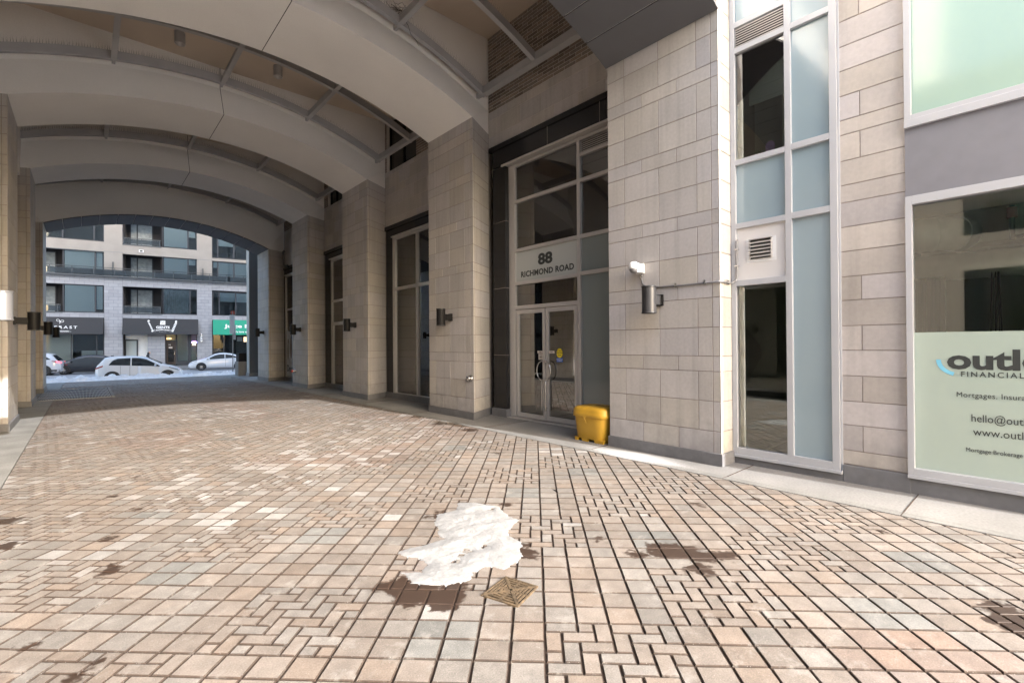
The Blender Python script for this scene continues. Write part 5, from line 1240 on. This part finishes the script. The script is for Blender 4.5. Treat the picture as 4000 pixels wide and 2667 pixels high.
    for wx in wheels:
        for side in (1, -1):
            yw = side*(plan(wx)-.005)
            g = MB(xf); n = 36
            pts = [(wx+(wr+.055)*cos(2*pi*q/n), yw+side*.008, max(zb-.02, wr+(wr+.055)*sin(2*pi*q/n))) for q in range(n)]; g.add(pts, [tuple(range(n))]); g.build('wheel_arch', 'trim', o)
            wh = MB(xf); prof = [(wr-.09, .018), (wr-.03, .022), (wr-.005, .01), (wr, -.02), (wr, -.17), (wr-.03, -.2), (0, -.2)]
            wh.lathe([(r, side*h) for r, h in prof], (wx, yw, wr), 'y', 32); w_ = wh.build('wheel', 'tyre', o)
            g = MB(xf); g.lathe([(wr-.085, side*.02), (wr-.1, side*.0), (wr-.12, -side*.03)], (wx, yw, wr), 'y', 28)
            for q in range(9):
                a = 2*pi*q/9; c, s_ = cos(a), sin(a); r0, r1 = .03, wr-.095; t = .02
                g.add([(wx+r0*c-t*s_, yw+side*.012, wr+r0*s_+t*c), (wx+r0*c+t*s_, yw+side*.012, wr+r0*s_-t*c), (wx+r1*c+t*s_, yw+side*.004, wr+r1*s_-t*c), (wx+r1*c-t*s_, yw+side*.004, wr+r1*s_+t*c)], [(0, 1, 2, 3)])
            g.lathe([(.0, side*.018), (.045, side*.014), (.05, side*.0)], (wx, yw, wr), 'y', 14); g.build('rim', 'rim', w_)
    return o
yw0 = math.atan2(-.17, 1)
# white hatchback, facing right
def on_road(x, y, h=0): return (x, y, rz(x, y)+h)
L = 3.8
car(on_road(2.42, 35.0), yw0, L, 1.69, [(-1.96, .62), (-1.93, .86), (-1.86, 1.0), (-1.72, 1.2), (-1.55, 1.42), (-1.3, 1.465), (-.6, 1.49), (0, 1.47), (.35, 1.38), (.95, 1.06), (1.15, .97), (1.5, .88), (1.8, .74), (1.92, .6), (1.96, .45)],
    [(-1.96, 1.02), (-1.0, .97), (.9, .88), (1.1, .84), (1.96, .6)], (-1.2, 1.29),
    [((-1.35, -.42), [(-1.35, 1.02), (-1.2, 1.25), (-1.0, 1.36), (-.42, 1.39)], [(-1.35, 1.01), (-.42, .965)]), ((-.36, .92), [(-.36, 1.39), (0, 1.38), (.3, 1.30), (.92, .92)], [(-.36, .96), (.92, .885)])],
    'wpaint', 'white five door hatchback parked facing right behind the snow bank', (1.0, .3), (-1.72, -1.9),
    [((-1.95, -1.6), [(-1.95, .86), (-1.6, 1.0)], [(-1.95, .78), (-1.6, .92)], 'tail', 'tail_lamp'), ((1.35, 1.85), [(1.35, .86), (1.85, .7)], [(1.35, .8), (1.85, .6)], 'head', 'headlight')])
# white sedan, facing left
car(on_road(8.62, 47.2), yw0+pi, 4.5, 1.77, [(-2.25, .6), (-2.2, .95), (-1.9, 1.06), (-1.5, 1.15), (-.9, 1.36), (-.3, 1.44), (.1, 1.43), (.45, 1.34), (1.1, 1.02), (1.5, .9), (2.0, .76), (2.2, .6), (2.25, .45)],
    [(-2.25, 1.04), (-1.0, .99), (1.0, .88), (2.25, .6)], (-1.33, 1.36),
    [((-1.35, -.35), [(-1.35, 1.04), (-.8, 1.27), (-.35, 1.34)], [(-1.35, 1.03), (-.35, .98)]), ((-.3, 1.0), [(-.3, 1.345), (.1, 1.33), (.4, 1.25), (1.0, .93)], [(-.3, .975), (1.0, .9)])],
    'wpaint', 'white sedan parked facing left in front of the green awning', (1.1, .45), (-1.5, -.9),
    [((1.65, 2.12), [(1.65, .84), (2.12, .7)], [(1.65, .76), (2.12, .58)], 'head', 'headlight'), ((-2.2, -1.8), [(-2.2, .95), (-1.8, .98)], [(-2.2, .84), (-1.8, .9)], 'tail', 'tail_lamp')])
car(on_road(.35, 48.6), yw0+pi, 4.6, 1.78, [(-2.3, .6), (-2.25, .95), (-2.0, 1.03), (-1.4, 1.12), (-.8, 1.36), (-.2, 1.43), (.3, 1.41), (.7, 1.3), (1.3, 1.0), (1.7, .9), (2.1, .76), (2.25, .6), (2.3, .45)],
    [(-2.3, .98), (-1.0, .96), (1.0, .9), (2.3, .6)], (-1.38, 1.4),
    [((-1.3, -.2), [(-1.3, 1.04), (-.75, 1.27), (-.2, 1.33)], [(-1.3, 1.02), (-.2, .97)]), ((-.14, 1.2), [(-.14, 1.335), (.3, 1.31), (.65, 1.21), (1.2, .93)], [(-.14, .965), (1.2, .9)])],
    'kpaint', 'black sedan parked facing left across the street', (1.3, .7), (-1.4, -.8),
    [((1.75, 2.18), [(1.75, .84), (2.18, .7)], [(1.75, .76), (2.18, .6)], 'head', 'headlight'), ((-2.25, -1.9), [(-2.25, .92), (-1.9, .95)], [(-2.25, .82), (-1.9, .87)], 'tail', 'tail_lamp')])
car(on_road(-3.35, 48.3), yw0+pi, 4.4, 1.82, [(-2.2, .6), (-2.16, .9), (-2.0, 1.1), (-1.75, 1.4), (-1.6, 1.55), (-1.2, 1.6), (-.3, 1.64), (.3, 1.6), (1.1, 1.15), (1.5, 1.02), (2.0, .9), (2.15, .7), (2.2, .5)],
    [(-2.2, 1.12), (-1.0, 1.08), (1.0, 1.0), (2.2, .7)], (-1.32, 1.32),
    [((-1.65, -.5), [(-1.65, 1.16), (-1.3, 1.44), (-.5, 1.52)], [(-1.65, 1.14), (-.5, 1.07)]), ((-.44, .95), [(-.44, 1.52), (.2, 1.48), (.95, 1.06)], [(-.44, 1.06), (.95, 1.01)])],
    'spaint', 'silver white crossover with lit brake lamp cut by the left pier', (1.1, .35), (-2.05, -1.7),
    [((-2.19, -1.95), [(-2.19, .96), (-1.95, 1.02)], [(-2.19, .88), (-1.95, .94)], 'brake', 'tail_lamp'), ((-1.95, -1.72), [(-1.95, 1.02), (-1.72, 1.05)], [(-1.95, .94), (-1.72, 1.02)], 'tail', 'tail_lamp')], wr=.35, clad_=True)

# planter, sign post, person
o = empty('concrete_planter', (6.5, 29.2, 0)); tag(o, 'square concrete planter with a dark box on top by the far right pillar', 'planter')
b = MB(); b.box(6.12, 7.0, 28.95, 29.7, -.02, .75); bevel(b.build('planter_base', 'conc', o), .015)
b = MB(); b.box(6.16, 7.0, 28.97, 29.65, .75, 1.22); bevel(b.build('planter_box', 'black', o), .01)
o = empty('street_sign', (6.95, 33.9, 0)); tag(o, 'thin steel street post with narrow sign plates seen from behind', 'street sign')
X, Y = 6.95, 34.3; z0 = -.2
b = MB(); b.cyl((X, Y), .03, z0-.1, z0+3.95, 10); b.build('post', 'galv', o)
dirv = Vector((.9, -.44, 0)); 
M['signback'] = mat('sign_back', (.42, .43, .45), .5)
def plate(b, u0, u1, z0_, z1_, oo=0): 
    p = lambda u, w_, z: (X+dirv.x*u+.44*w_, Y+dirv.y*u+.9*w_, z)
    b.add([p(u0, oo, z0_), p(u1, oo, z0_), p(u1, oo, z1_), p(u0, oo, z1_), p(u0, oo-.01, z0_), p(u1, oo-.01, z0_), p(u1, oo-.01, z1_), p(u0, oo-.01, z1_)], [(0, 1, 2, 3), (4, 7, 6, 5), (0, 4, 5, 1), (1, 5, 6, 2), (2, 6, 7, 3), (3, 7, 4, 0)])
b = MB(); plate(b, -.16, .12, z0+2.55, z0+3.75, -.04); plate(b, -.02, .16, z0+2.2, z0+3.1, .04); b.build('sign_plate', 'signback', o)
b = MB(); plate(b, -.1, .1, z0+3.8, z0+4.0, 0); b.build('finial_plate', 'redpipe', o)

# far right pillar and left counterpart
o = empty('stone_pillar', (6.7, 28.0, 0)); tag(o, 'slim dark clad pillar just outside the passage on the right', 'pillar')
MB().box(6.40, 6.9, 27.75, 28.35, .17, 7.5).build('shaft', 'clad', o); MB().box(6.385, 6.40, 27.8, 28.3, .17, 7.5).build('stone_strip', 'frost_light', o); MB().box(6.36, 6.93, 27.71, 28.39, -.02, .17).build('plinth', 'plinth', o)  # strip's pale tone paints street daylight onto the stone face

def person():
    px, py = 3.84, 49.6; pz = -.58
    nodes = {'hip': (0, 0, .95, .15), 'belly': (0, 0, 1.1, .16), 'chest': (.02, 0, 1.32, .18), 'neck': (.03, 0, 1.5, .075), 'head1': (.05, 0, 1.6, .1), 'head2': (.06, 0, 1.7, .095),
      'lsh': (0, .19, 1.42, .08), 'lel': (-.1, .25, 1.13, .06), 'lwr': (.1, .24, .93, .045), 'rsh': (0, -.19, 1.42, .08), 'rel': (-.05, -.25, 1.13, .06), 'rwr': (.15, -.23, .95, .045),
      'lhp': (0, .1, .88, .11), 'lkn': (.14, .1, .5, .075), 'lan': (.05, .1, .1, .05), 'lto': (.2, .1, .05, .045), 'rhp': (0, -.1, .88, .11), 'rkn': (-.02, -.1, .48, .075), 'ran': (-.2, -.1, .12, .05), 'rto': (-.06, -.1, .05, .045)}
    ed = [('hip', 'belly'), ('belly', 'chest'), ('chest', 'neck'), ('neck', 'head1'), ('head1', 'head2'), ('chest', 'lsh'), ('lsh', 'lel'), ('lel', 'lwr'), ('chest', 'rsh'), ('rsh', 'rel'), ('rel', 'rwr'), ('hip', 'lhp'), ('lhp', 'lkn'), ('lkn', 'lan'), ('lan', 'lto'), ('hip', 'rhp'), ('rhp', 'rkn'), ('rkn', 'ran'), ('ran', 'rto')]
    me = bpy.data.meshes.new('person'); ks = list(nodes); me.from_pydata([(px+nodes[k][0], py+nodes[k][1], pz+nodes[k][2]) for k in ks], [(ks.index(a), ks.index(b)) for a, b in ed], [])
    o = bpy.data.objects.new('person', me); COL.objects.link(o); M['coat'] = mat('dark_coat', (.02, .02, .025), .85); me.materials.append(M['coat'])
    sk = o.modifiers.new('skin', 'SKIN'); 
    for i, k in enumerate(ks): me.skin_vertices[0].data[i].radius = (nodes[k][3], nodes[k][3])
    me.skin_vertices[0].data[0].use_root = True
    s = o.modifiers.new('sub', 'SUBSURF'); s.levels = 2; s.render_levels = 2
    tag(o, 'person in a dark hooded coat walking right behind the white hatchback', 'person')
    M['skin'] = mat('skin', (.42, .25, .18), .6)
    f = MB(); f.lathe([(0, .1), (.04, .09), (.06, .05), (.068, 0), (.06, -.06), (.035, -.1), (0, -.11)], (px+.115, py, pz+1.655), n=16); f.lathe([(0, .02), (.012, 0), (0, -.025)], (px+.187, py, pz+1.65), n=8)
    fo = f.build('face', 'skin', None); fo.parent = o
person()
